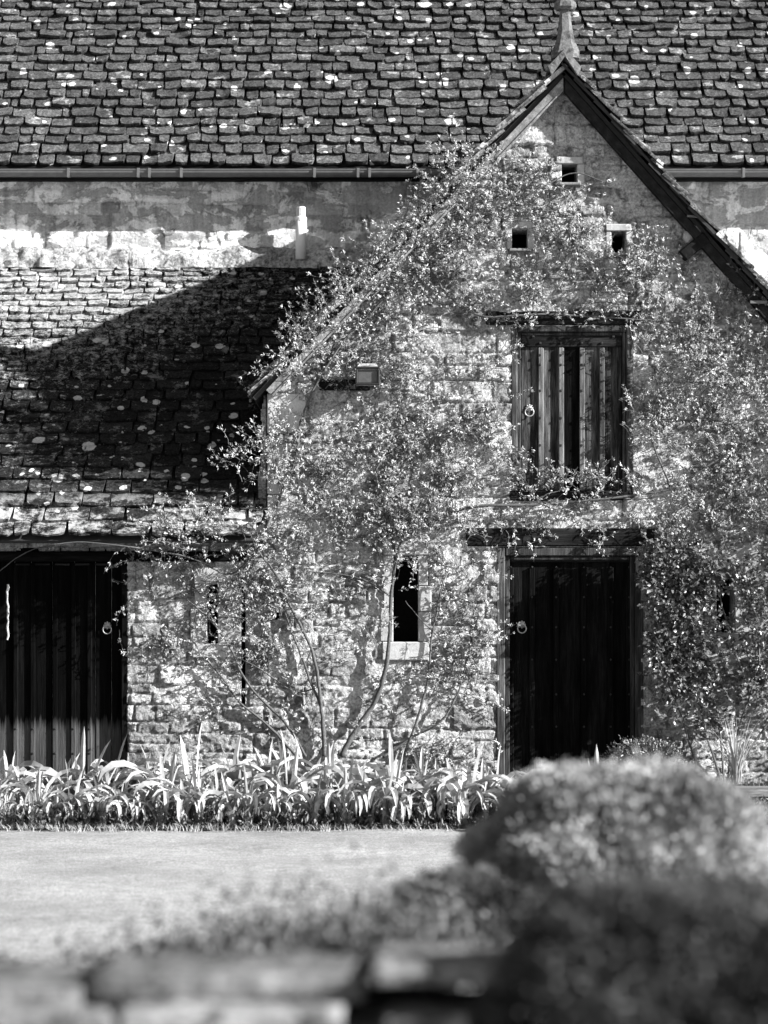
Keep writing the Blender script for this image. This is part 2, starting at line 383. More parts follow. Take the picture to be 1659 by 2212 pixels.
# ------------------------------------------------------------------ slates
def slates(name, O, U, Vv, L, rows, wid, mat, parent, seed, thick=.022, gap=.006, ends=0.03, grow=1., lim=None):
    """O bottom corner, U along the eave (unit), Vv up the slope (unit); rows = exposures from the eave up"""
    r = random.Random(seed); O = Vector(O); U = Vector(U).normalized(); Vv = Vector(Vv).normalized(); Nn = U.cross(Vv).normalized()
    if Nn.z < 0: Nn = -Nn
    mb = MB(); s = 0.; tot = sum(rows)
    for ri, ex in enumerate(rows):
        Lw = L; L = lim(s) if lim else L; big = 1 - (1 - grow) * (s / tot); x = -r.uniform(0, wid[1]) * .5; ln = ex * 1.45 + .03; first = True
        while x < L:
            wdt = r.uniform(*wid) * big
            if r.random() < .12: wdt *= .6
            xa = max(x, -r.uniform(0, ends)); xb = min(x + wdt - gap * r.uniform(.4, 1.8), L + r.uniform(-ends, ends)); x += wdt
            if xb - xa < .03: continue
            nx, ny = max(3, int((xb - xa) / .045) + 1), 4; th = thick * r.uniform(.7, 1.35); lift = r.uniform(0, .006); sk = r.gauss(0, .009); dn = r.gauss(0, .006); rot = r.gauss(0, .008)
            bow = r.gauss(0, .004); g = []; tn = r.uniform(.65, 1.4)
            for j in range(ny):
                for i in range(nx):
                    fx = i / (nx - 1); fy = j / (ny - 1)
                    px = xa + (xb - xa) * fx; py = s + dn + ln * fy
                    if j == 0: py += r.gauss(0, .0045) + (.012 * (abs(fx - .5) * 2) ** 5) + rot * (fx - .5)
                    if i in (0, nx - 1): px += r.gauss(0, .003) + (1 if i == 0 else -1) * (.008 if j == 0 else 0)
                    h = th + .004 + lift + (thick * 1.25) * (1 - fy) + sk * (fx - .5) + bow * 4 * fx * (1 - fx) + r.gauss(0, .0015)
                    g.append(O + U * px + Vv * py + Nn * h)
            f = [(j * nx + i, j * nx + i + 1, (j + 1) * nx + i + 1, (j + 1) * nx + i) for j in range(ny - 1) for i in range(nx - 1)]
            edge = [(0, i) for i in range(nx)] + [(j, nx - 1) for j in range(1, ny)] + [(ny - 1, i) for i in range(nx - 2, -1, -1)] + [(j, 0) for j in range(ny - 2, 0, -1)]
            b0 = len(g); 
            for (j, i) in edge: g.append(g[j * nx + i] - Nn * th + (Vv * .004 if j == 0 else Vector((0, 0, 0))))
            n = len(edge)
            f += [(edge[k][0] * nx + edge[k][1], b0 + k, b0 + (k + 1) % n, edge[(k + 1) % n][0] * nx + edge[(k + 1) % n][1]) for k in range(n)]
            mb.add(g, f, tn); mb.t[-len(edge):] = [tn * .3] * len(edge)  # edges tinted darker to stand in for shade under each course
        s += ex; L = Lw
    return mb.build(name, mat, parent)

def slab(mb, a, b, c, d, th, nrm):
    """thick quad"""
    a, b, c, d = map(Vector, (a, b, c, d)); n = Vector(nrm).normalized() * th
    mb.add([a, b, c, d, a - n, b - n, c - n, d - n], [(0, 1, 2, 3), (7, 6, 5, 4), (0, 4, 5, 1), (1, 5, 6, 2), (2, 6, 7, 3), (3, 7, 4, 0)])

# ================================================================== THE BARN BEHIND
barn = thing('barn', 'long stone barn behind with a great stone-slated roof and eaves gutter', 'barn', (0, 3, 0))
YB = 2.88
ash = []
for (a, b, c, d) in ((1535, 1600, 400, 485), (1603, 1800, 400, 485), (1600, 1800, 489, 545), (1480, 1640, 549, 640), (1644, 1800, 549, 640)):
    ash.append((PX(a, YB), PX(b, YB), PZ(d, YB), PZ(c, YB), .018))
walling('wall', -6.4, 6.6, 4.0, 6.16, YB, .016, None, [], 31, M['barnwall'], barn, .4, (.09, .19), (.18, .5), .65, .8, ash)
MB().box((.1, YB + .25, 1.98), (13, .4, 4.04), bev=.01).build('lower_wall', M['barnwall'], barn)
th = math.radians(50); Vb = Vector((0, math.cos(th), math.sin(th))); Ob = Vector((-6.6, 2.66, PZ(368, 2.66)))
rows = [.15, .155] + [random.uniform(.125, .155) for _ in range(12)] + [random.uniform(.105, .13) for _ in range(16)]
slates('roof', Ob, (1, 0, 0), Vb, 13.4, rows, (.13, .28), M['slate'], barn, 5, .040, .016)
mb = MB(); Lr = sum(rows) + .1; slab(mb, Ob, Ob + Vector((13.4, 0, 0)), Ob + Vector((13.4, 0, 0)) + Vb * Lr, Ob + Vb * Lr, .03, (0, -math.sin(th), math.cos(th)))
mb.build('roof_boarding', M['under'], barn)
gz = PZ(375, 2.56); gy = 2.56; mb = MB()
prof = [(.058 * math.cos(a), .058 * math.sin(a)) for a in np.linspace(math.pi, 2 * math.pi, 9)]
prof += [(.053 * math.cos(a), .053 * math.sin(a)) for a in np.linspace(2 * math.pi, math.pi, 9)]
xs = [-6.6, 6.8]; v = [(x, gy + a, gz + .025 + b) for x in xs for a, b in prof]; n = len(prof)
mb.add(v, [(i, (i + 1) % n, n + (i + 1) % n, n + i) for i in range(n)] + [tuple(range(n)), tuple(range(2 * n - 1, n - 1, -1))])
mb.tube([(-6.6, gy - .058, gz + .03), (6.8, gy - .058, gz + .03)], .006, 6)
gut = mb.build('gutter', M['gutter'], barn)
MB().box((.1, 2.672, gz + .03), (13.3, .106, .10), bev=.004).build('added_sun_block_board', M['oakx'], barn)  # added behind the gutter to block sun coming through the gap
MB().box((.1, 2.81, gz - .02), (13.3, .16, .02), bev=.004).build('added_dark_board', M['oakx'], barn)  # dark board added to blacken the strip beneath the gutter
for px in (148, 299, 323, 392, 680, 774, 799, 903, 1607):
    x = PX(px, 2.5); b = MB()
    pr = [(.064 * math.cos(a), .066 * math.sin(a)) for a in np.linspace(math.pi * .93, 2 * math.pi, 9)] + [(.05, 0), (-.055, .02)]
    b.prism([(0, 0)] * 0 + [(-.0, 0)] if False else [(x - .012, gz - .045), (x + .012, gz - .045), (x + .012, gz + .04), (x - .012, gz + .04)], gy - .07, gy - .062)
    v = [(x + s, gy + a, gz + .025 + c) for s in (-.013, .013) for a, c in pr]; n = len(pr)
    b.add(v, [(i, (i + 1) % n, n + (i + 1) % n, n + i) for i in range(n)] + [tuple(range(n)), tuple(range(2 * n - 1, n - 1, -1))])
    b.build('gutter_bracket', M['gutter'], barn)

# ================================================================== LOW RANGE ON THE LEFT
rng = thing('side_range', 'low stone range on the left with mossy slate roof and dark plank door', 'outbuilding', (-2.5, 0, 0))
E_Z = PZ(1160, -.3); T_Z = PZ(574, 2.86)
holes_r = [(-3.42, -2.21, -.1, 2.20), (-1.53, -1.435, 1.40, 1.93), (-1.235, -1.20, .85, 1.97)]
walling('wall', -5.0, -.978, -.05, 2.45, 0, .012, None, holes_r, 77, M['wall'], rng, .35)
Vr = Vector((0, 3.16, T_Z - E_Z)).normalized(); Ls = Vector((0, 3.16, T_Z - E_Z)).length
k = 29; rows = [.245 - .135 * (i / (k - 1)) ** .75 for i in range(k)]; sc = Ls / sum(rows); rows = [a * sc * random.uniform(.92, 1.08) for a in rows]
def rlim(s):
    z = E_Z - .03 + (s + .2) / Ls * (T_Z - E_Z)
    return 4.15 if z < 3.62 else 4.15 + (z - 3.62) / 1.05 + .12
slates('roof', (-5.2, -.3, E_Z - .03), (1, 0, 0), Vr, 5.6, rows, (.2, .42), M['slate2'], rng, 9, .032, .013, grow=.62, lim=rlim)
# keep the slates off the gable: those under it are hidden by its roof
mb = MB(); a = Vector((-5.2, -.3, E_Z - .03)); slab(mb, a, a + Vector((4.17, 0, 0)), a + Vector((4.17, 0, 0)) + Vr * Ls, a + Vr * Ls, .03, Vr.cross(Vector((-1, 0, 0))))
mb.build('roof_boarding', M['under'], rng)
MB().box((-3.1, -.02, E_Z - .16), (3.9, .1, .09), bev=.01, t=.35).build('wall_plate', M['oakx'], rng)
# lumpy lime and stone fillet where the roof dies into the barn wall
n = 240; xs = np.linspace(-5.2, .6, n); cs = np.linspace(0, 1, 12); X, C = np.meshgrid(xs, cs)
zb, zt = PZ(574, 2.8) - .03, PZ(531, 2.92)
Y = 2.74 + C * .23 - .035 * np.sin(C * math.pi) + (fbm(X * 6, C * 3, 5) - .5) * .10 + (fbm(X * 25, C * 6, 5) - .5) * .03; Z = zb + (zt - zb) * np.sin(C * math.pi / 2) ** .8 + (fbm(X * 3, C * 2, 8) - .5) * .05
for jx in np.cumsum(np.random.default_rng(3).uniform(.35, .9, 9)) - 5.2: Y = Y + .02 * np.exp(-((X - jx) / .012) ** 2)
i = np.arange(n * 12).reshape(12, n); F = np.stack([i[:-1, :-1], i[:-1, 1:], i[1:, 1:], i[1:, :-1]], -1).reshape(-1, 4)
mesh_np('flashing', np.stack([X, Y, Z], -1).reshape(-1, 3), F, M['flash'], rng, np.ones(n * 12), True)
# slit window
def surround(parent, x0, x1, z0, z1, wj, top, bot, y=-.044, nj=2, name='window'):
    """dressed stones round a slit, a dark void deep behind"""
    mb = MB(); yc = .11
    for s in (0, 1):
        cuts = sorted([z0] + [z0 + (z1 - z0) * (q + 1) / nj + random.uniform(-.05, .05) for q in range(nj - 1)] + [z1])
        for q in range(nj):
            ww = wj * random.uniform(.8, 1.35); cx = x0 - ww / 2 if s == 0 else x1 + ww / 2
            mb.box((cx, y + yc, (cuts[q] + cuts[q + 1]) / 2), (ww, .22, cuts[q + 1] - cuts[q] - .006), bev=.006, t=random.uniform(.9, 1.12))
    mb.box(((x0 + x1) / 2, y + yc, z1 + top / 2 + .002), (x1 - x0 + wj * 1.7, .22, top), bev=.008, t=1.)
    mb.box(((x0 + x1) / 2, y + yc - .004, z0 - bot / 2 - .002), (x1 - x0 + wj * 1.9, .22, bot), bev=.008, t=1.08)
    w_ = mb.build(name, M['ashlar'], parent)
    MB().box(((x0 + x1) / 2, .30, (z0 + z1) / 2), (x1 - x0 + .06, .02, z1 - z0 + .06)).build('window_opening', M['dark'], w_)
    return w_
surround(rng, PX(448), PX(472), PZ(1390), PZ(1262), .13, .14, .12)
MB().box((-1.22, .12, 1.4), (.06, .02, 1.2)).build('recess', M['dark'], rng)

def ring_handle(parent, x, y, z, mat):
    mb = MB(); mb.lathe((x, y, z + .036), [(.0, -.012), (.012, -.012), (.02, -.006), (.026, 0), (.026, .004), (0, .004)], 12, 'y')
    for a in range(8): mb.lathe((x + .026 * math.cos(a * .785), y, z + .036 + .026 * math.sin(a * .785)), [(0, -.005), (.007, -.005), (.009, 0), (0, .002)], 8, 'y')
    mb.ring((x, y - .018, z), .037, .0055); return mb.build('ring_handle', mat, parent, True)

def nails(parent, pts, square=False):
    for p in pts:
        b = MB()
        if square: b.box(p, (.019, .012, .019), bev=.003)
        else: b.lathe(p, [(0, -.006), (.008, -.004), (.010, 0), (0, 0)], 8, 'y')
        b.build('nail', M['iron'], parent)
# the range's plank door
d = MB(); yD = .07; z0, z1 = -.02, PZ(1205)
edges = [-3.45, PX(30), PX(66), PX(112), PX(160), PX(205), PX(240), PX(265)]
for a, b in zip(edges[:-1], edges[1:]): d.box(((a + b) / 2, yD + random.uniform(-.004, .004), (z0 + z1) / 2), (b - a - .006, .03, z1 - z0), bev=.006, t=random.uniform(.7, 1.3))
door = d.build('door', M['door2'], rng)
b = MB()
for px in (33, 70, 118, 158, 193):
    b.box((PX(px), yD - .026, (z0 + z1) / 2 - .02), (.042, .022, z1 - z0 - .05), bev=.008, t=random.uniform(.8, 1.2))
b.build('batten', M['door2'], door)
nails(door, [(PX(px), yD - .038, PZ(py)) for px in (33, 70, 118, 158, 193) for py in (1575, 1628)])
b = MB()
for a in range(5): b.box((PX(48 + a * 43), yD - .03, z1 - .055), (.13, .02, .02), bev=.006, t=1.6)
b.build('top_moulding', M['oakx'], door)
b = MB()
for a in range(6):
    cx = PX(118 + a * 26); b.ring((cx, .035, PZ(1196) + .03), .042, .006, 10, 6, (math.pi * 1.08, math.pi * 1.92), t=3.)
b.build('scalloped_trim', M['frame'], door)
ring_handle(door, PX(231), yD - .02, PZ(1360), M['brass'])
f = MB(); f.box((PX(270), .045, 1.08), (.055, .13, 2.2), bev=.006); f.box((-3.44, .045, 1.08), (.1, .13, 2.2), bev=.006)
f.box((-2.83, .05, PZ(1192)), (1.2, .12, .07), bev=.006); f.build('door_frame', M['oak'], rng)
f = MB(); f.tube([P(17, py, -.02) + Vector((random.uniform(-.006, .006), 0, 0)) for py in range(1262, 1385, 8)], [.008 + random.uniform(0, .006) for _ in range(16)], 6)
f.build('lime_drip', M['ashlar'], rng)

# ================================================================== THE GABLED HOUSE
gab = thing('gabled_house', 'stone gabled cross-wing with stone finial, loft hatch and large oak door', 'house', (1.5, 0, 0))
AX, AZ = PX(1222, -.3), PZ(115, -.3); SLL, SLR = 1.05, 1.13
def rake(x, off=0.): return np.where(x < AX, AZ - SLL * (AX - x), AZ - SLR * (x - AX)) - off
H = dict(A=(1213, 1247, 355, 397), B=(1106, 1140, 494, 539), C=(1320, 1352, 500, 548))
pig = [(PX(a), PX(b), PZ(d_), PZ(c)) for a, b, c, d_ in H.values()]
slit = (PX(850), PX(904), PZ(1386), PZ(1200)); slit2 = (PX(1547), PX(1587), PZ(1367), PZ(1235))
holes_g = pig + [slit, slit2, (.99, 2.22, -.1, 2.235), (1.10, 2.14, 2.66, 4.13), (PX(592), PZ(1325), .055)]
walling('wall', -1.0, 4.6, -.05, 6.4, 0, .012, lambda x, z: z < rake(x, .14), holes_g, 12, M['wall'], gab, .4)
# side walls, hidden but solid
m = MB(); m.box((-.84, 1.72, 1.7), (.3, 2.6, 3.4), bev=.01); m.build('side_wall', M['wall'], gab); m = MB(); m.box((4.45, 1.72, 1.45), (.3, 2.6, 2.9), bev=.01); m.build('side_wall', M['wall'], gab)
# quoins at the corner above the range roof
q = MB(); zz = PZ(1150)
for i_, (py0, py1, wq) in enumerate(((1150, 1070, .26), (1068, 940, .17), (938, 850, .33), (848, 790, .20))):
    q.box((-1.006 + wq / 2, .10, (PZ(py0) + PZ(py1)) / 2), (wq, .28, PZ(py1) - PZ(py0) - .008), bev=.006, t=(1.0, 1.12, 1.2, .95)[i_])
q.build('quoin', M['ashlar'], gab)
walling('mortar_fillet', -1.10, -1.012, 2.32, 3.55, .03, .012, lambda x, z: x > -1.035 - .06 * vnoise(x * 0, z * 7, 3), [], 5, M['wall'], gab, .3)
def gslates(sgn):
    sl_ = SLL if sgn < 0 else SLR; run = (AX + 1.13) if sgn < 0 else 3.4
    eave = Vector((AX + sgn * run, -.19, AZ - sl_ * run)); V_ = Vector((-sgn, 0, sl_)).normalized(); Lg = run * math.sqrt(1 + sl_ ** 2)
    n_ = int(Lg / .17); o1 = eave - Vector((0, 0, .075))
    slates('roof', o1, (0, 1, 0), V_, 4.6, [Lg / n_] * n_, (.18, .36), M['slate3'], gab, 40 + sgn, .026, .008, .035)
    # undercloak: a second thin course of slates under the verge
    slates('undercloak', o1 - Vector((0, -.02, .05)), (0, 1, 0), V_, .42, [Lg / (n_ * .7)] * int(n_ * .7), (.3, .5), M['flash'] if sgn < 0 else M['under'], gab, 50 + sgn, .035 if sgn < 0 else .02, .004, .03)  # left undercloak paler, for lichen and for sunlight on that verge
    mb = MB(); t_ = o1 + V_ * (Lg - .01); mb_n = Vector((sgn * sl_, 0, 1))
    a_ = o1 + Vector((0, .1, -.03)); b_ = t_ + Vector((0, .1, -.03)); slab(mb, a_, a_ + Vector((0, 4.5, 0)), b_ + Vector((0, 4.6, 0)), b_, .035, mb_n); mb.build('roof_boarding', M['under'], gab)
    # barge rafter
    ang = math.atan(sl_); off = .185; mid = Vector((AX + sgn * run / 2, -.16, AZ - sl_ * run / 2)) - Vector((sgn * math.sin(ang), 0, math.cos(ang))) * off
    mb = MB(); c_ = mid; d_ = Vector((sgn * math.cos(ang), 0, -math.sin(ang)))
    nn = Vector((sgn * math.sin(ang), 0, math.cos(ang)))
    def beam(offn, wd, y0, y1, s0, s1, cut=True):
        # ends cut plumb at the ridge
        pts = []
        base = Vector((AX, 0, AZ)) - nn * offn
        for nrm in (wd / 2, -wd / 2):
            p0 = base + nn * nrm; s_ = (p0.x - AX) * sgn / math.cos(ang) * -1
            pts.append(((p0 + d_ * (s_ + s0)), (p0 + d_ * s1)))
        poly = [(pts[0][0].x, pts[0][0].z), (pts[0][1].x, pts[0][1].z), (pts[1][1].x, pts[1][1].z), (pts[1][0].x, pts[1][0].z)]
        if sgn < 0: poly = poly[::-1]
        mb.prism(poly, y0, y1)
    LL = run * math.sqrt(1 + sl_ ** 2) - .05
    beam(.15, .065, -.13, -.04, .012, LL); beam(.187, .012, -.14, -.04, .012, LL); beam(.105, .03, -.07, -.02, .01, LL)
    mb.build('bargeboard', M['barge_lit'] if sgn < 0 else M['barge'], gab)
gslates(-1); gslates(1)
# ridge and saddle stone
mb = MB(); T0 = .085
for s_, sl_ in ((-1, SLL), (1, SLR)):
    a = math.atan(sl_); L0 = .21
    for y0, y1 in [(-.26, .12)] + [(.13 + .46 * q, .58 + .46 * q) for q in range(9)]:
        p = [(AX, AZ + .05), (AX + s_ * L0 * math.cos(a), AZ + .05 - L0 * math.sin(a)), (AX + s_ * (L0 * math.cos(a) - .03), AZ - L0 * math.sin(a) - .02), (AX, AZ - .015)]
        mb.prism(p if s_ < 0 else p[::-1], y0, y1, random.uniform(.85, 1.3))
mb.build('ridge_stone', M['finial'], gab)
mb = MB(); fy = -.13
lv = [(.135, -.02), (.135, .05), (.115, .10), (.088, .17), (.070, .26), (.060, .38), (.056, .44), (.05, .445), (.05, .50), (.085, .505), (.105, .53), (.10, .58), (.06, .62), (.045, .7), (.02, .78)]
v = []
for hw, h in [(a * .88, b * .80) for a, b in lv]:
    for k_ in range(8):
        g = math.pi / 8 + k_ * math.pi / 4; e_ = hw / math.cos(math.pi / 8) * (1.0 if k_ % 2 else 1.0)
        x_, y_ = e_ * math.cos(g), e_ * math.sin(g)
        x_ = max(-hw, min(hw, x_ * 1.3)); y_ = max(-hw, min(hw, y_ * 1.3))
        v.append((AX + .008 + x_ + random.gauss(0, .002), fy + y_ * .9, AZ + h + random.gauss(0, .002)))
nL = len(lv); mb.add(v, [(i * 8 + k_, i * 8 + (k_ + 1) % 8, (i + 1) * 8 + (k_ + 1) % 8, (i + 1) * 8 + k_) for i in range(nL - 1) for k_ in range(8)] + [tuple(range(8)), tuple((nL - 1) * 8 + k_ for k_ in range(8))])
mb.build('finial', M['finial'], gab)
# pigeon holes with landing ledges
for (x0, x1, za, zb_) in pig:
    mb = MB(); mb.box(((x0 + x1) / 2, -.05, za - .014), (x1 - x0 + .05, .10, .024), bev=.006, t=.5)
    mb.box(((x0 + x1) / 2, .06, zb_ + .03), (x1 - x0 + .09, .2, .06), bev=.006); mb.box((x0 - .022, .07, (za + zb_) / 2), (.044, .2, zb_ - za - .004), bev=.006, t=.9); mb.box((x1 + .03, .07, (za + zb_) / 2), (.06, .2, zb_ - za - .004), bev=.006, t=1.1)
    w_ = mb.build('pigeon_hole', M['ashlar'], gab)
    MB().box(((x0 + x1) / 2, .35, (za + zb_) / 2), (x1 - x0 + .1, .02, zb_ - za + .1)).build('hole_opening', M['dark'], w_)
surround(gab, *[slit[0], slit[1], slit[2], slit[3]], .10, .16, .16, nj=3)
surround(gab, *slit2, .26, .2, .26, nj=2)
MB().box((PX(592), .3, PZ(1325)), (.25, .02, .25)).build('putlog_hole', M['dark'], gab)
# lintels
def beamobj(name, px0, px1, py0, py1, y0, y1, mat=M['oakx']):
    mb = MB(); x0, x1, za, zb_ = PX(px0), PX(px1), PZ(py1), PZ(py0)
    mb.box(((x0 + x1) / 2, (y0 + y1) / 2, (za + zb_) / 2), (x1 - x0, y1 - y0, zb_ - za), bev=.012, jit=.006); return mb.build(name, mat, gab)
beamobj('door_lintel', 1006, 1425, 1142, 1181, -.045, .16)
beamobj('hatch_lintel', 1050, 1390, 672, 702, -.045, .16)
beamobj('hatch_sill', 1100, 1372, 1062, 1082, -.04, .14)
beamobj('wall_beam', 688, 800, 821, 844, -.05, .1)
# great door
z0, z1 = -.02, PZ(1204); yD = .055
cut = [1100, 1150, 1202, 1262, 1320, 1364]
d = MB()
for a, b in zip(cut[:-1], cut[1:]): d.box((PX((a + b) / 2), yD + random.uniform(-.003, .003), (z0 + z1) / 2), ((b - a) * K(0) - .005, .035, z1 - z0), bev=.006, t=random.uniform(.6, 1.5))
door = d.build('door', M['oak'], gab)
b = MB()
for px in (1104, 1150, 1202, 1262, 1320, 1360):
    b.box((PX(px), yD - .03, (z0 + z1) / 2 - .04), (.05, .026, z1 - z0 - .09), bev=.011, t=random.uniform(.7, 1.5))
b.build('batten', M['oak'], door)
b = MB(); b.box(((PX(1098) + PX(1368)) / 2, yD - .03, z1 - .022), (PX(1368) - PX(1098), .03, .04), bev=.01, t=1.2); b.build('top_rail', M['oakx'], door)
nails(door, [(PX(px), yD - .044, PZ(py)) for px in (1104, 1150, 1202, 1262, 1320, 1360) for py in (1225, 1290, 1355, 1425, 1500, 1570, 1630)])
ring_handle(door, PX(1128), yD - .03, PZ(1358), M['brass'])
def framed(px0, px1, py0, zlow, wj, y0, y1, name):
    f = MB(); x0, x1, zt = PX(px0), PX(px1), PZ(py0); yc, dy = (y0 + y1) / 2, y1 - y0
    for s, x in ((1, x0), (-1, x1)):
        f.box((x + s * wj * .32, yc, (zlow + zt) / 2), (wj * .64, dy, zt - zlow), bev=.008, t=1.1)
        f.box((x + s * wj * .82, yc + .012, (zlow + zt) / 2 - wj * .3), (wj * .34, dy - .01, zt - zlow - wj * .6), bev=.008, t=.8)
    f.box(((x0 + x1) / 2, yc - .003, zt - wj * .32), (x1 - x0 - wj * 1.28 - .004, dy, wj * .62), bev=.008, t=.7)
    f.box(((x0 + x1) / 2, yc + .012, zt - wj * .80), (x1 - x0 - wj * 2.0 - .004, dy - .01, wj * .3), bev=.008, t=.6)
    return f.build(name, M['frame'], gab)
framed(1073, 1390, 1183, -.02, .115, -.03, .10, 'door_frame')
# loft hatch
framed(1104, 1367, 704, PZ(1062), .088, -.03, .10, 'hatch_frame')
za, zt = PZ(1060), PZ(722); yH = .035
cut = [1126, 1168, 1212, 1256, 1300, 1345]; d = MB()
for i_, (a, b) in enumerate(zip(cut[:-1], cut[1:])): d.box((PX((a + b) / 2), yH, (za + zt) / 2), ((b - a) * K(0) - .004, .03, zt - za), bev=.005, t=(1, 1.15, .12, 1.1, .7)[i_])
hatch = d.build('hatch', M['hatch'], gab)
b = MB(); b.box((PX(1235), yH - .026, PZ(735)), (PX(1345) - PX(1126) - .01, .024, .115), bev=.008, t=1.2); b.build('top_rail', M['oakx'], hatch)
for px, t_ in ((1168, 1.1), (1212, 1.0), (1257, 1.), (1300, .55)):
    b = MB(); b.box((PX(px + 1), yH - .028, (za + PZ(751)) / 2), (.046, .028, PZ(751) - za), bev=.009, t=t_)
    o = b.build('batten', M['batten'], hatch)
nails(hatch, [(PX(px), yH - .045, PZ(py)) for px in (1167, 1212, 1257, 1300) for py in (741, 767, 788, 844, 903, 962)] + [(PX(px), yH - .042, PZ(727)) for px in (1152, 1325)], True)
ring_handle(hatch, PX(1144), yH - .02, PZ(890), M['brass'])
# purlin end and its packing stones under the right verge
mb = MB(); mb.box(((PX(1468) + PX(1522)) / 2 + .01, -.06, PZ(536)), (.27, .16, .10), ry=-math.radians(38), bev=.012, jit=.006, t=.7); mb.build('purlin_end', M['barge'], gab)
mb = MB(); mb.box((PX(1474), -.05, PZ(549)), (.06, .1, .07), bev=.015, jit=.006, t=1.2); mb.box((PX(1488), -.05, PZ(548)), (.045, .1, .08), bev=.015, jit=.006, t=.9)
mb.box((PX(1494), -.045, PZ(507)), (.17, .1, .10), ry=-math.radians(38), bev=.03, jit=.008, t=1.05); mb.build('packing_stone', M['ashlar'], gab)
mb = MB(); mb.box((PX(1494), -.15, PZ(473)), (.11, .02, .02), ry=math.radians(4), bev=.005); mb.box((PX(1634), -.15, PZ(657)), (.15, .02, .028), bev=.009); mb.build('slate_clip', M['gutter'], gab)

# ---- floodlight
fl = thing('floodlight', 'small box floodlight with a lichened top fixed to the house wall', 'lamp', (PX(794), 0, PZ(840)))
x0, x1, za, zt = PX(769), PX(821), PZ(838), PZ(800)
mb = MB(); mb.prism([(x0 + .006, za + .01), (x1 - .006, za + .01), (x1 - .006, zt), (x0 + .006, zt)][::-1], -.26, -.10)
mb.add([(x0 + .012, -.25, zt + .002), (x1 - .012, -.25, zt + .002), (x1 - .03, -.10, zt + .05), (x0 + .03, -.10, zt + .05), (x0 + .02, -.09, zt - .05), (x1 - .02, -.09, zt - .05)], [(0, 1, 2, 3), (3, 2, 5, 4), (0, 3, 4), (1, 5, 2)]); mb.build('housing', M['flash'], fl)
mb = MB(); t_ = .02
mb.box(((x0 + x1) / 2, -.275, zt - t_ / 2 + .008), (x1 - x0, .03, t_), bev=.004); mb.box(((x0 + x1) / 2, -.275, za + t_ / 2), (x1 - x0, .03, t_), bev=.004)
mb.box((x0 + t_ / 2, -.274, (za + zt) / 2), (t_, .028, zt - za - 2 * t_ + .006), bev=.004); mb.box((x1 - t_ / 2, -.274, (za + zt) / 2), (t_, .028, zt - za - 2 * t_ + .006), bev=.004); mb.build('bezel', M['iron'], fl)
MB().box(((x0 + x1) / 2, -.264, (za + zt) / 2), (x1 - x0 - .044, .008, zt - za - .044), bev=.002).build('glass', M['glass'], fl)
MB().box(((x0 + x1) / 2, -.05, (za + zt) / 2), (.05, .12, .05), bev=.006).build('mounting_arm', M['iron'], fl)

# ---- flue
fx, fyy = PX(650.5, 2.72), 2.70; zb_, zt = PZ(560, 2.7), PZ(449, 2.7); r_ = .052
flu = thing('flue_pipe', 'short white plastic flue pipe standing above the low slate roof', 'flue', (fx, fyy, zb_))
MB().lathe((fx, fyy, 0), [(0, zb_), (r_, zb_), (r_, zt - .115), (0, zt - .115)], 20).build('pipe', M['plastic'], flu, True)
mb = MB().lathe((fx, fyy, 0), [(0, zt - .125), (r_ + .005, zt - .125), (r_ + .005, zt - .095), (r_ * .86, zt - .085), (r_ * .70, zt - .08), (r_ * .70, zt - .008), (r_ * .86, zt - .006), (r_ * .84, zt + .008), (0, zt + .01)], 20)
for k_ in range(14):
    g = k_ * 2 * math.pi / 14; mb.box((fx + r_ * .78 * math.cos(g), fyy + r_ * .78 * math.sin(g), zt - .045), (.007, .007, .08), rz=g, bev=.001)
mb.build('cowl', M['plastic'], flu)

# ================================================================== PLANTS
def leaves_np(pos, d, nrm, L, W, fold=.25, droop=.1):
    """folded four-point leaflets; arrays (n,3), lengths and widths (n,)"""
    d = d / np.linalg.norm(d, axis=1, keepdims=True); s = np.cross(d, nrm); s /= np.linalg.norm(s, axis=1, keepdims=True) + 1e-9; n = np.cross(s, d)
    L = L[:, None]; W = W[:, None]
    a = pos; b = pos + d * L * .5 + s * W + n * W * fold; c = pos + d * L - n * L * droop; e = pos + d * L * .5 - s * W + n * W * fold
    V = np.stack([a, b, c, e], 1).reshape(-1, 3); i = np.arange(len(pos)) * 4
    return V, np.concatenate([np.stack([i, i + 1, i + 2], -1), np.stack([i, i + 2, i + 3], -1)])
def rnd_dir(r, n): v = r.normal(size=(n, 3)); return v / np.linalg.norm(v, axis=1, keepdims=True)

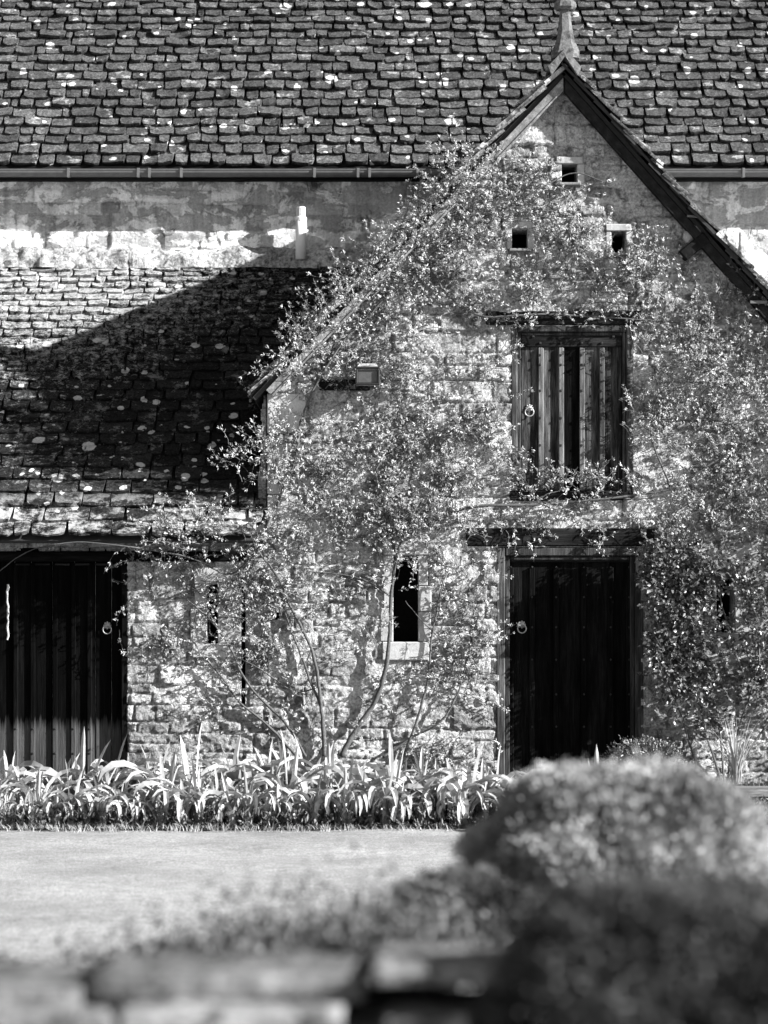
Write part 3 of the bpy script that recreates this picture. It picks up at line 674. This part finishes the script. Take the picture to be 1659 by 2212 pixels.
# ---- the climber on the gable: how thickly it grows where (photo positions, all on the wall plane)
BL = [(1010, 370, 60, 45, 1.6), (960, 450, 60, 50, 2), (900, 520, 60, 50, 2), (840, 590, 60, 45, 2.2), (780, 650, 60, 45, 2.2), (720, 700, 60, 45, 2.2), (660, 760, 50, 35, 2.2), (610, 810, 45, 25, 2), (1080, 560, 240, 100, 1.), (950, 520, 120, 110, 1.2), (1130, 430, 120, 60, .9), (1010, 400, 60, 60, .9), (850, 660, 200, 60, .9), (1250, 600, 190, 60, .9), (1420, 640, 170, 45, .8), (1520, 700, 120, 80, .7), (1250, 480, 90, 60, .7),
      (720, 740, 110, 45, 1.1), (640, 800, 60, 35, 1.), (900, 960, 200, 60, 1.), (760, 1000, 170, 70, 1.), (1000, 1010, 130, 80, 1.), (650, 1010, 90, 70, .9), (540, 985, 50, 25, .9), (560, 1060, 60, 50, .6), (1050, 1050, 120, 60, 1.1), (1250, 1050, 160, 40, 1.5), (1290, 1120, 40, 60, 1.1),
      (1530, 970, 150, 90, 1.1), (1450, 1080, 130, 70, 1.1), (1590, 1090, 110, 90, 1.), (1500, 880, 120, 40, .6), (1620, 850, 60, 80, .5), (1250, 670, 220, 25, .8),
      (900, 1130, 250, 70, .9), (750, 1150, 170, 60, .8), (1150, 1110, 120, 40, .8), (420, 1200, 170, 60, 1.3), (300, 1170, 120, 25, 1.2), (330, 1270, 80, 60, .9), (360, 1370, 70, 60, .7), (500, 1270, 120, 80, 1.), (620, 1220, 110, 70, 1.1), (720, 1260, 80, 50, .5),
      (470, 1420, 60, 60, .6), (560, 1450, 60, 50, .6), (500, 1530, 80, 40, .35), (600, 1370, 70, 50, .5), (1010, 1250, 55, 90, 1.), (1030, 1330, 45, 100, .9), (1000, 1450, 50, 60, .6), (930, 1450, 50, 40, .3), (880, 1270, 30, 60, .35), (800, 1330, 60, 80, .25), (1420, 1160, 100, 45, 1.), (940, 1640, 110, 30, .4),
      (700, 1400, 200, 200, .10), (1300, 800, 350, 200, .06), (900, 850, 250, 100, .3), (1480, 790, 110, 70, .35)]
CX, CY, RX, RY, WT = [np.array(a, float) for a in zip(*BL)]
NO = [(1120, 712, 1350, 1015), (1095, 1200, 1390, 1640), (0, 1215, 225, 1640), (1205, 340, 1258, 410), (1095, 482, 1152, 552), (1322, 495, 1350, 545), (855, 1290, 900, 1385), (820, 1385, 945, 1430), (905, 1180, 935, 1385), (1180, 150, 1400, 350), (770, 795, 822, 840)]
def dens(px, py):
    g = (((px - CX) / RX) ** 2 + ((py - CY) / RY) ** 2)
    v = float((WT * np.exp(-(g ** 1.6) * .9)).sum())
    v *= float(np.clip((fbm(px / 48., py / 36., 4, 3) - .44) * 10, .015, 1.8)) * float(np.clip((fbm(px / 120., py / 80., 21, 2) - .3) * 4, .25, 1.4))
    for a, b, c, d_ in NO:
        if a < px < c and b < py < d_: v *= .03
    return v
def outset(px, py):
    """how far in front of the wall plane the growth hangs"""
    o = .035
    if 100 < px < 585 and 1060 < py < 1215: o = .36 if py < 1190 else .20
    rk = AX - (PZ(py) - AZ) / -SLL
    if px < 1222 and abs(PX(px) - (AX - (AZ - PZ(py)) / SLL)) < .22 and py < 850: o = .33
    if px < 578 and 850 < py < 1060: o = .05
    return o
r = random.Random(99)
vine = thing('climbing_vine', 'pale-leaved climbing vine sprawling over the gabled house wall and low eaves', 'climber', P(720, 1700, -.1))
ST = [([(702, 1640), (699, 1560), (690, 1480), (682, 1420), (655, 1360), (628, 1310), (600, 1240), (560, 1190)], .021),
      ([(665, 1640), (620, 1560), (570, 1515), (530, 1470), (500, 1400), (460, 1340), (400, 1290)], .014),
      ([(650, 1640), (580, 1565), (510, 1510), (475, 1450), (440, 1420)], .015),
      ([(735, 1640), (765, 1580), (808, 1525), (833, 1455), (842, 1380), (846, 1280), (856, 1200), (880, 1130), (930, 1070)], .026),
      ([(820, 1640), (890, 1590), (955, 1562), (988, 1500), (1006, 1440), (1020, 1380)], .014),
      ([(870, 1640), (905, 1545), (926, 1460), (930, 1390), (945, 1310), (960, 1240)], .015),
      ([(700, 1620), (703, 1550), (672, 1470), (642, 1390), (618, 1330), (600, 1270)], .014),
      ([(578, 1150), (592, 1110), (612, 1060), (640, 1000), (652, 900), (684, 830), (745, 735), (830, 650), (925, 560)], .015),
      ([(856, 1200), (832, 1100), (806, 1010), (880, 955), (1000, 935), (1085, 905)], .014),
      ([(960, 1110), (1030, 1093), (1150, 1092), (1300, 1080), (1450, 1060), (1560, 985), (1665, 925)], .016),
      ([(925, 560), (1040, 480), (1150, 420), (1240, 370), (1310, 400)], .011), ([(1450, 1060), (1402, 950), (1406, 880), (1440, 825), (1520, 830), (1600, 800)], .009),
      ([(560, 1190), (500, 1250), (420, 1205), (300, 1185), (180, 1172), (60, 1190), (-5, 1240)], .010), ([(846, 1290), (800, 1255), (740, 1240), (660, 1235)], .012),
      ([(925, 560), (960, 640), (1040, 690), (1180, 680), (1330, 690), (1480, 700)], .012), ([(700, 1480), (640, 1500), (560, 1440), (470, 1400)], .008), ([(1000, 1410), (960, 1390), (900, 1330), (870, 1290)], .006)]
TW = []
for pts, rad in ST:
    pl = [P(a, b) for a, b in pts]; fine = []
    for a, b in zip(pl[:-1], pl[1:]):
        k_ = max(2, int((b - a).length / .05))
        for q in range(k_): fine.append(a.lerp(b, q / k_))
    fine.append(pl[-1]); sm = []
    for i_, p in enumerate(fine):
        w_ = [fine[max(0, min(len(fine) - 1, i_ + k_))] for k_ in (-2, -1, 0, 1, 2)]; s_ = sum(w_, Vector()) / 5
        oo = sum(outset((q.x / K(0)) + 830, 1340 - (q.z - EYE) / K(0)) for q in w_) / 5
        s_.y = -(.045 + oo) - rad + .02 * math.sin(i_ * .35 + rad * 900); s_.x += r.gauss(0, .003); sm.append(s_)
    n_ = len(sm); MB().tube(sm, [rad * .9 * (1 - .55 * i_ / n_) * r.uniform(.9, 1.12) for i_ in range(n_)], 7).build('stem', M['stem'], vine, True)
tw = MB(); cp = []; cd = []
cnt = 0; tries = 0
while cnt < 3400 and tries < 600000:
    tries += 1
    px, py = r.uniform(-20, 1900), r.uniform(330, 1690)
    rk_ = cnt < 220
    if rk_:
        t_ = r.random(); px = 612 + t_ * 430 + r.gauss(0, 16); py = 815 - t_ * 460 + r.gauss(0, 16)
    elif px > 1660:
        if r.random() > .5 * (1 if 600 < py < 1200 else .3): continue
    elif r.random() > dens(px, py): continue
    if PZ(py) > float(rake(PX(px), -.06)) : continue
    if any(a < px < c and b < py < d_ for a, b, c, d_ in NO[3:7]): continue
    cnt += 1
    o_ = outset(px, py); p = P(px, py); bulk = .02 + .22 * max(0., float(fbm(px / 70., py / 55., 9, 3)) - .38); p.y = -(o_ + r.uniform(0, bulk * 1.6)); ang = r.choice((r.gauss(1.9, .9), r.gauss(.9, .9), r.uniform(0, 6.3))); n_ = r.randint(3, 9); pts = [p.copy()]
    out_ = r.uniform(.02, .25) if r.random() < .85 else .7
    for q in range(n_):
        ang += r.gauss(0, .28); p = p + Vector((math.cos(ang), -out_ * r.uniform(.4, 1.2), math.sin(ang))) * .036; out_ *= .85; pts.append(p.copy())
        X_ = p.x / K(0) + 830; Y_ = 1340 - (p.z - EYE) / K(0)
        bad = any(a < X_ < c and b < Y_ < d_ for a, b, c, d_ in NO) and r.random() < .75
        if bad and r.random() < .6: break
        if any(a < X_ < c and b < Y_ < d_ for a, b, c, d_ in NO[3:7]): break
        if r.random() < .78: cp.append(p + Vector((r.gauss(0, .012), r.gauss(-.005, .008), r.gauss(0, .012)))); cd.append(Vector((math.cos(ang) + r.gauss(0, .5), -r.uniform(.1, .9), math.sin(ang) + r.gauss(0, .5) + .35)))
    tw.tube(pts, [.0034 * (1 - .6 * i_ / len(pts)) for i_ in range(len(pts))], 3, t=1.)
tw.build('twigs', M['stem'], vine)['kind'] = 'stuff'
cp = np.array(cp); cd = np.array(cd); rr = np.random.default_rng(4); per = 8
n_ = len(cp) * per; pos = np.repeat(cp, per, 0) + rr.normal(0, .006, (n_, 3)); dd = np.repeat(cd / np.linalg.norm(cd, axis=1, keepdims=True), per, 0) + rnd_dir(rr, n_) * .95
nr = rnd_dir(rr, n_) * .55 + np.array([.45, -.45, .5]); L_ = rr.uniform(.014, .034, n_) * np.repeat(rr.uniform(.7, 1.25, len(cp)), per); V, F = leaves_np(pos, dd, nr, L_, L_ * rr.uniform(.13, .22, n_))
mesh_np('foliage', V, F, M['leaf'], vine, np.repeat(rr.uniform(.35, 1.3, n_), 4))

# ---- rose at the right
rose = thing('climbing_rose', 'dark glossy climbing rose with thorny canes right of the oak door', 'climber', P(1550, 1700, -.35))
cp = []; cd = []
CN = [[(1560, 1690), (1530, 1600), (1500, 1480), (1480, 1400), (1440, 1330)], [(1565, 1690), (1555, 1560), (1530, 1450), (1510, 1330), (1515, 1250)], [(1570, 1690), (1600, 1560), (1640, 1450), (1700, 1380)],
      [(1620, 1500), (1590, 1410), (1560, 1310), (1550, 1230)], [(1545, 1690), (1500, 1640), (1470, 1540), (1440, 1470), (1425, 1400)], [(1575, 1690), (1660, 1560), (1700, 1500), (1760, 1300)], [(1640, 1450), (1640, 1340), (1600, 1250), (1620, 1190)], [(1510, 1330), (1470, 1240), (1430, 1190)]]
for c_ in CN:
    y_ = -.30 - r.uniform(0, .12); pl = [P(a, b, y_ + .16 * (i_ / len(c_))) for i_, (a, b) in enumerate(c_)]; fine = []
    for a, b in zip(pl[:-1], pl[1:]):
        for q in range(8): fine.append(a.lerp(b, q / 8) + Vector((r.gauss(0, .004), r.gauss(0, .004), 0)))
    fine = [fine[0]] + [(fine[i_ - 1] + fine[i_] + fine[i_ + 1]) / 3 for i_ in range(1, len(fine) - 1)] + [pl[-1]]
    mb = MB(); mb.tube(fine, [.011 - .006 * i_ / len(fine) for i_ in range(len(fine))], 6)
    for p in fine[::2]: a = r.uniform(0, 6.3); mb.tube([p, p + Vector((math.cos(a), math.sin(a), .3)) * .022], [.004, .0005], 4)
    mb.build('cane', M['stemd'], rose)
tw = MB()
RB = [(1450, 1260, 70, 60, 1.), (1420, 1230, 40, 40, 1.), (1500, 1320, 70, 60, 1.), (1560, 1250, 70, 50, .9), (1440, 1400, 40, 50, .9), (1500, 1410, 60, 60, .9), (1480, 1480, 60, 50, 1.), (1620, 1300, 50, 90, .8), (1540, 1550, 35, 50, .4), (1650, 1450, 50, 80, .6), (1440, 1230, 50, 50, 2.), (1470, 1290, 50, 50, 1.6), (1430, 1200, 50, 40, 1.2), (1500, 1240, 90, 60, 1.2), (1610, 1380, 60, 90, .9), (1740, 1300, 70, 160, 1.), (1800, 1100, 90, 200, 1.), (1850, 1250, 90, 200, 1.)]  # clumps past the right of view are added to shade the wall
while len(cp) < 3900:
    b = r.choice(RB)
    if r.random() > b[4]: continue
    y_ = -.16 - r.uniform(0, .26); p = P(r.gauss(b[0], b[2] * .55), r.gauss(b[1], b[3] * .55), y_)
    if p.x < 2.27 or (1540 < p.x / K(p.y) + 830 < 1625 and 1.38 < p.z < 1.95 and r.random() < .8): continue
    a = r.uniform(0, 6.3); pts = [p.copy()]
    for q in range(r.randint(2, 4)):
        a += r.gauss(0, .4); p = p + Vector((math.cos(a), r.gauss(-.2, .3), math.sin(a))) * .035; pts.append(p.copy()); cp.append(p.copy()); cd.append(Vector((math.cos(a), -.4, math.sin(a))))
    tw.tube(pts, .0028, 3)
tw.build('twigs', M['stemd'], rose)['kind'] = 'stuff'
def foliage(name, cp, cd, per, Lr, wr, mat, parent, seed, spread=.9, nb=(.2, -.4, .7), jit=.008):
    cp = np.array(cp); cd = np.array(cd); rr = np.random.default_rng(seed); n_ = len(cp) * per
    pos = np.repeat(cp, per, 0) + rr.normal(0, jit, (n_, 3)); dd = np.repeat(cd, per, 0) + rnd_dir(rr, n_) * spread
    nr = rnd_dir(rr, n_) * .7 + np.array(nb); L_ = rr.uniform(*Lr, n_); V, F = leaves_np(pos, dd, nr, L_, L_ * wr)
    return mesh_np(name, V, F, mat, parent, np.repeat(rr.uniform(.6, 1.3, n_), 4))
foliage('foliage', cp, cd, 4, (.028, .05), .36, M['rose'], rose, 8, jit=.014)

# ---- low shrub by the door foot
def mound(name, label, cat, c, rad, n, Lr, wr, mat, seed, per=3, shell=.55, stems=14, smat=None, group=None, lump=.35, sq=1.):
    t_ = thing(name, label, cat, (c[0], c[1], c[2] - rad[2] * .9), group); rr = np.random.default_rng(seed); r2 = random.Random(seed)
    u = rnd_dir(rr, n); u[:, 2] = np.where(u[:, 2] < -.25, -u[:, 2], u[:, 2])
    u = np.sign(u) * np.abs(u) ** sq; u /= np.maximum(1, np.abs(u).max(1, keepdims=True)); q = shell + (1 - shell) * rr.random(n) ** .6
    bm_ = 1 - lump / 2 + lump * (fbm(u[:, 0] * 3.1 + u[:, 1] * 1.7 + 9, u[:, 2] * 3.3 + 5, seed, 4) * 2 - .5)
    cp = np.array(c) + u * np.array(rad) * (q * bm_)[:, None]
    foliage('foliage', cp, u + np.array([0, 0, .3]), per, Lr, wr, mat, t_, seed + 1, .9, jit=Lr[1] * .5)
    mb = MB()
    for k_ in range(stems):
        e = Vector(cp[r2.randrange(n)]); b = Vector((c[0] + r2.gauss(0, rad[0] * .25), c[1] + r2.gauss(0, rad[1] * .2), c[2] - rad[2] * .9)); m_ = b.lerp(e, .5) + Vector((r2.gauss(0, .02), 0, .03))
        mb.tube([b, m_, e], [.008, .005, .002], 4)
    mb.build('stem', smat or M['stemd'], t_); return t_
mound('low_shrub', 'small dark leafy shrub at the right foot of the oak door', 'shrub', tuple(P(1400, 1650, -.45)), (.34, .22, .22), 650, (.02, .035), .25, M['rose'], 21, 4)

# ---- raised border edge on the right
o = sheet('raised_soil', 2.15, 6, -1.25, -.05, .20, M['soil'], 60, .05); o['kind'] = 'structure'
te = thing('timber_edging', 'weathered grey timber rail edging the raised border at the far right', 'edging', (3.6, -1.35, 0))
mb = MB(); mb.box((4.2, -1.35, PZ(1711, -1.4)), (3.6, .13, .088), bev=.012, jit=.004); mb.build('rail', wood_mat('silver_rail', .12, .46, 0), te)
for x_ in (2.6, 3.9, 5.2): MB().box((x_, -1.33, .06), (.09, .09, .24), bev=.008).build('post', M['oak'], te)
# ---- grasses
def tuft(mb, c, n, h, sp, wd, r2, arch=1.):
    for _ in range(n):
        a = r2.uniform(0, 6.3); L_ = h * r2.uniform(.6, 1.15); ln = sp * r2.uniform(.2, 1.); d_ = Vector((math.cos(a), math.sin(a), 0)); b = Vector(c) + d_ * r2.uniform(0, .05); s_ = Vector((-d_.y, d_.x, 0)); k_ = 6; v = []; tt = r2.uniform(.6, 1.2)
        for i_ in range(k_ + 1):
            t_ = i_ / k_; p = b + d_ * ln * t_ ** 1.8 * arch + Vector((0, 0, L_ * (t_ - .38 * arch * ln / max(sp, .01) * t_ ** 2.4))); w_ = wd * (1 - t_ ** 2 * .95) / 2; v += [p - s_ * w_, p + s_ * w_]
        mb.add(v, [(2 * i_, 2 * i_ + 1, 2 * i_ + 3, 2 * i_ + 2) for i_ in range(k_)], tt)
r2 = random.Random(3); gt = []
mb = MB(); tuft(mb, P(1590, 1690, -.7), 90, .62, .45, .008, r2); tag(mb.build('ornamental_grass', M['grass']), 'tall arching pale grass tuft at the foot of the climbing rose', 'grass tuft')
mb = MB(); tuft(mb, P(1505, 1700, -.8), 5, .48, .06, .009, r2, .4); tag(mb.build('grass_shoot', M['grass']), 'few upright pale grass blades left of the arching grass tuft', 'grass tuft')
mb = MB()
for _ in range(260): tuft(mb, (r2.uniform(2.3, 5.2), r2.uniform(-1.26, -.9), .2), 5, .09, .07, .006, r2)
for _ in range(260): tuft(mb, (r2.uniform(2.3, 5.2), r2.uniform(-1.9, -1.45), .02), 5, .12, .08, .006, r2)
tag(mb.build('short_weeds', M['cover']), 'short grass and weeds along the timber edging', 'weeds', kind='stuff')

# ---- strap-leaved bulbs in the border
def bulb(r2, n, h):
    mb = MB()
    for q in range(n):
        a = r2.uniform(0, 6.3); up = r2.random() < .16; L_ = h * r2.uniform(.75, 1.2) * (1.05 if up else 1.25); lean = r2.uniform(.05, .3) if up else r2.uniform(.5, 1.1); wd = r2.uniform(.040, .070) * (.7 if up else 1.1)
        d_ = Vector((math.cos(a), math.sin(a), 0)); s_ = Vector((-d_.y, d_.x, 0)); p = d_ * r2.uniform(0, .05); th_ = r2.uniform(0, .25); k_ = 9; v = []; tt = r2.uniform(.7, 1.15); tw_ = r2.gauss(0, .4)
        for i_ in range(k_ + 1):
            t_ = i_ / k_; w_ = wd * (.6 + .75 * t_ - .55 * t_ ** 2 - .76 * t_ ** 9) ; ct, st = math.cos(th_), math.sin(th_)
            nrm = Vector((-d_.x * ct, -d_.y * ct, st)); ss = (s_ * math.cos(tw_ * t_) + nrm * math.sin(tw_ * t_))
            v += [p - ss * w_ / 2 + nrm * w_ * .28, p.copy(), p + ss * w_ / 2 + nrm * w_ * .28]
            p = p + (d_ * st + Vector((0, 0, ct))) * (L_ / k_); th_ += lean * (4.0 if not up else 1.7) / k_ * (.4 + 1.4 * t_)
            if p.z < .02: p.z = .02
        f = []
        for i_ in range(k_): f += [(3 * i_, 3 * i_ + 1, 3 * i_ + 4, 3 * i_ + 3), (3 * i_ + 1, 3 * i_ + 2, 3 * i_ + 5, 3 * i_ + 4)]
        mb.add(v, f, tt)
    return mb
protos = []
for q in range(9):
    o = bulb(random.Random(100 + q), 10 + q % 4 * 2, .43).build('bulb_plant', M['strap']); protos.append(o)
r2 = random.Random(17); spots = []
for px in range(-160, 1330, 25):
    if px < 20: k_ = r2.random() < .7
    elif px < 1330: k_ = True
    y_ = r2.uniform(-2.35, -1.3); 
    if 20 < px < 90 and r2.random() < .5: continue
    if px > 950: y_ -= (px - 950) / 400 * 1.9 * r2.uniform(.3, 1)
    spots.append((PX(px + r2.uniform(-14, 14), y_), y_))
for px in range(300, 1150, 38): y_ = r2.uniform(-1.6, -.9); spots.append((PX(px + r2.uniform(-14, 14), y_), y_))
for px in range(60, 1060, 34): y_ = r2.uniform(-2.6, -2.3); spots.append((PX(px + r2.uniform(-14, 14), y_), y_))
for i_, (x_, y_) in enumerate(spots):
    if i_ < len(protos): o = protos[i_]
    else: o = protos[i_ % 9].copy(); COL.objects.link(o)
    s_ = r2.uniform(.68, 1.3) * (.8 if y_ < -2.3 and x_ < .5 else 1); o.location = (x_, y_, .03); o.rotation_euler = (0, 0, r2.uniform(0, 6.28)); o.scale = (s_, s_, s_ * r2.uniform(.95, 1.15))
    tag(o, 'clump of pale arching strap leaves in the flower bed between lawn and house', 'bulb plant', 'strap-leaved bulb plants in the flower bed')
# tall blades near the left
# ---- low ground cover between them
rr = np.random.default_rng(55); n_ = 15000; x_ = rr.uniform(-5, 5, n_); y_ = rr.uniform(-2.75, -.3, n_) ; hgt = .04 + .14 * fbm(x_ * 2.2, y_ * 2.2, 2) * (1 - np.clip((y_ + 2.75) / .15, 0, 1) * 0)
cp = np.stack([x_, y_, .03 + rr.random(n_) * hgt], -1); cd = np.stack([rr.normal(0, .4, n_), rr.normal(0, .4, n_), np.ones(n_)], -1)
tag(foliage('ground_cover', cp, cd, 3, (.03, .07), .13, M['cover'], None, 5, .8), 'low feathery ground cover filling the flower bed', 'ground cover', kind='stuff')
mb = MB(); r2 = random.Random(5)
for _ in range(1000): px = r2.uniform(-5, 5); tuft(mb, (px, r2.uniform(-2.98, -2.5), .0), 5, .07, .09, .006, r2)
for _ in range(40): tuft(mb, (PX(r2.uniform(-40, 130), -2.2), r2.uniform(-2.6, -1.8), .0), 6, .32, .12, .007, r2, .6)
tag(mb.build('edge_grass', M['grass']), 'wispy grass along the lawn edge of the flower bed', 'grass', kind='stuff')

# ================================================================== FOREGROUND
def rough(mb, c, d, seed, amp=.02, n=(16, 6, 6), t=1.):
    """a weathered stone: rounded box with an uneven skin"""
    rs = random.Random(seed); ax = [np.linspace(-1, 1, k) for k in n]; v = []; f = []; idx = {}
    def vid(i, j, k):
        if (i, j, k) not in idx:
            p = np.array([ax[0][i], ax[1][j], ax[2][k]]); q = np.array([math.copysign(abs(p[0]) ** 1.0, p[0]), p[1], p[2]])
            e = 1 - .10 * ((abs(q[1]) > .99) + (abs(q[2]) > .99) + (abs(q[0]) > .99) - 1) * np.array([.25, 1, 1.3])
            w = q * e * np.array(d) / 2 + np.array(c)
            o_ = [(float(fbm(w[0] * 9 + a * 7 + seed, w[1] * 9 + w[2] * 11 + a, seed + a, 4)) - .5) * amp * 2 for a in range(3)]
            idx[(i, j, k)] = len(v); v.append(tuple(w + np.array(o_)))
        return idx[(i, j, k)]
    N = n
    for i in range(N[0] - 1):
        for j in range(N[1] - 1): f += [(vid(i, j, 0), vid(i, j + 1, 0), vid(i + 1, j + 1, 0), vid(i + 1, j, 0)), (vid(i, j, N[2] - 1), vid(i + 1, j, N[2] - 1), vid(i + 1, j + 1, N[2] - 1), vid(i, j + 1, N[2] - 1))]
        for k in range(N[2] - 1): f += [(vid(i, 0, k), vid(i + 1, 0, k), vid(i + 1, 0, k + 1), vid(i, 0, k + 1)), (vid(i, N[1] - 1, k), vid(i, N[1] - 1, k + 1), vid(i + 1, N[1] - 1, k + 1), vid(i + 1, N[1] - 1, k))]
    for j in range(N[1] - 1):
        for k in range(N[2] - 1): f += [(vid(0, j, k), vid(0, j, k + 1), vid(0, j + 1, k + 1), vid(0, j + 1, k)), (vid(N[0] - 1, j, k), vid(N[0] - 1, j + 1, k), vid(N[0] - 1, j + 1, k + 1), vid(N[0] - 1, j, k + 1))]
    mb.add(v, f, t)
YW = -18.3
dw = thing('dry_stone_wall', 'out-of-focus low dry stone wall with flat cap stones across the foreground', 'wall', (0, YW, 0))
r2 = random.Random(12)
def courses(z, h, y, d_, name, jit, x0=-2.6, x1=2.6, wr=(.16, .4)):
    mb = MB(); x_ = x0
    while x_ < x1:
        w_ = r2.uniform(*wr); mb.box((x_ + w_ / 2, y + r2.uniform(-.02, .02), z + h / 2 + r2.uniform(-jit, jit)), (w_ - .012, d_, h * r2.uniform(.85, 1.)), bev=.014, jit=jit, ry=r2.gauss(0, .02), t=r2.uniform(.7, 1.25)); x_ += w_
    return mb
zc = PZ(2105, YW); top = []
for a, b, pt, pb in ((-420, 200, 2104, 2156), (204, 790, 2084, 2134), (800, 1150, 2064, 2102)):
    x0, x1 = PX(a, YW), PX(b, YW); h = PZ(pt, YW) - PZ(pb, YW); mb = MB(); rough(mb, ((x0 + x1) / 2, YW + r2.uniform(-.02, .02), (PZ(pt, YW) + PZ(pb, YW)) / 2), (x1 - x0, .34, h), int(a + 500), .010, t=r2.uniform(.8, 1.1)); mb.build('cap_stone', M['capstone'], dw, True)
mb = MB(); z_ = PZ(2150, YW) - .03
for q in range(12):
    c_ = courses(z_ - .075, .065, YW + .02, .28, 's', .006, wr=(.12, .34)); mb.v += []; n0 = len(mb.v); mb.v += c_.v; mb.f += [tuple(i + n0 for i in f) for f in c_.f]; mb.t += c_.t; z_ -= .07
    if z_ < -.02: break
mb.build('wall_course', M['capstone'], dw)
mb = MB()
for a, b, pt in ((-420, 250, 2186), (256, 735, 2180), (830, 1010, 2192)):
    x0, x1 = PX(a, YW - .24), PX(b, YW - .24); z1_ = PZ(pt, YW - .24); mb = MB(); rough(mb, ((x0 + x1) / 2, YW - .16, z1_ - .06), (x1 - x0, .22, .12), int(a + 900), .012, t=r2.uniform(.8, 1.2)); mb.build('projecting_stone', M['capstone'], dw, True)
MB().box((0, YW + .04, (zc - .12) / 2), (5.2, .18, zc - .14), bev=.01).build('wall_core', M['dark'], dw)

mound('bush', 'large rounded pale grey bush, the taller one right behind the dry stone wall', 'bush', (PX(1335, -15.0), -15.0, PZ(1930, -15.0)), (.46, .42, .42), 30000, (.012, .026), .28, M['bush'], 61, 3, .75, 40, lump=.24, sq=.85)
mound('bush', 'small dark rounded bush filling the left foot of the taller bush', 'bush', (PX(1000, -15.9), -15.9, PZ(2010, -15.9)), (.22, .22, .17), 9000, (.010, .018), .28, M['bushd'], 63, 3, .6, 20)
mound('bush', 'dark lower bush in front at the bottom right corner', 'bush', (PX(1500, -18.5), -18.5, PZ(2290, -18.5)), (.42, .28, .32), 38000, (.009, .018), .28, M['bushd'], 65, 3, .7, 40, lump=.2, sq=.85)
r2 = random.Random(8)
LABS = ['leftmost blurred tuft of wispy grass behind the dry stone wall', 'second blurred grass tuft from the left behind the wall', 'third blurred grass tuft from the left, paler than the one before', 'fourth blurred tuft from the left, left of the picture centre', 'tallest blurred pale grass tuft near the picture centre', 'blurred grassy plant right of the tallest tuft', 'blurred dark plant just left of the bushes', 'blurred tuft of grass cut by the left edge of the picture', 'blurred dark plant touching the left foot of the bushes']
for q, (px, py, hh) in enumerate(((60, 2040, .11), (190, 2020, .13), (330, 2000, .15), (450, 1980, .18), (570, 1945, .20), (710, 1935, .19), (850, 1915, .19), (-20, 2060, .10), (910, 1930, .17))):
    c = P(px, py + 170, -16.25); mb = MB()
    for _ in range(16): tuft(mb, (c.x + r2.gauss(0, .07), c.y + r2.gauss(0, .12), c.z - .05), 26, hh * r2.uniform(.55, 1.15), .10, .007, r2, .8)
    o = mb.build('grass_clump', M['grass'] if q in (0, 1, 2, 3, 4, 7) else M['cover'])
    cc = np.array([(c.x + r2.gauss(0, .10), c.y + r2.gauss(0, .14), c.z + abs(r2.gauss(0, .5)) * hh) for _ in range(900)])
    foliage('foliage', cc, np.tile([0, 0, 1.], (900, 1)), 2, (.012, .03), .25, M['cover'], o, q + 200)
    tag(o, LABS[q], 'grass clump', 'grass clumps behind the dry stone wall')
# bank of soil carrying the clumps, behind the wall
nb = 60; xs = np.linspace(-3, 3, nb); ts = np.linspace(0, 1, 16); X, T_ = np.meshgrid(xs, ts); Y = YW + .15 + T_ * 2.6; zt_ = PZ(2100, YW) - .05
Z = zt_ * (1 - T_ ** 1.2 * 1.05) + (fbm(X * 4, Y * 4, 3) - .5) * .06
i = np.arange(nb * 16).reshape(16, nb); F = np.stack([i[:-1, :-1], i[:-1, 1:], i[1:, 1:], i[1:, :-1]], -1).reshape(-1, 4)
o = mesh_np('bank', np.stack([X, Y, Z], -1).reshape(-1, 3), F, M['soil'], None, np.ones(nb * 16), True); o['kind'] = 'structure'
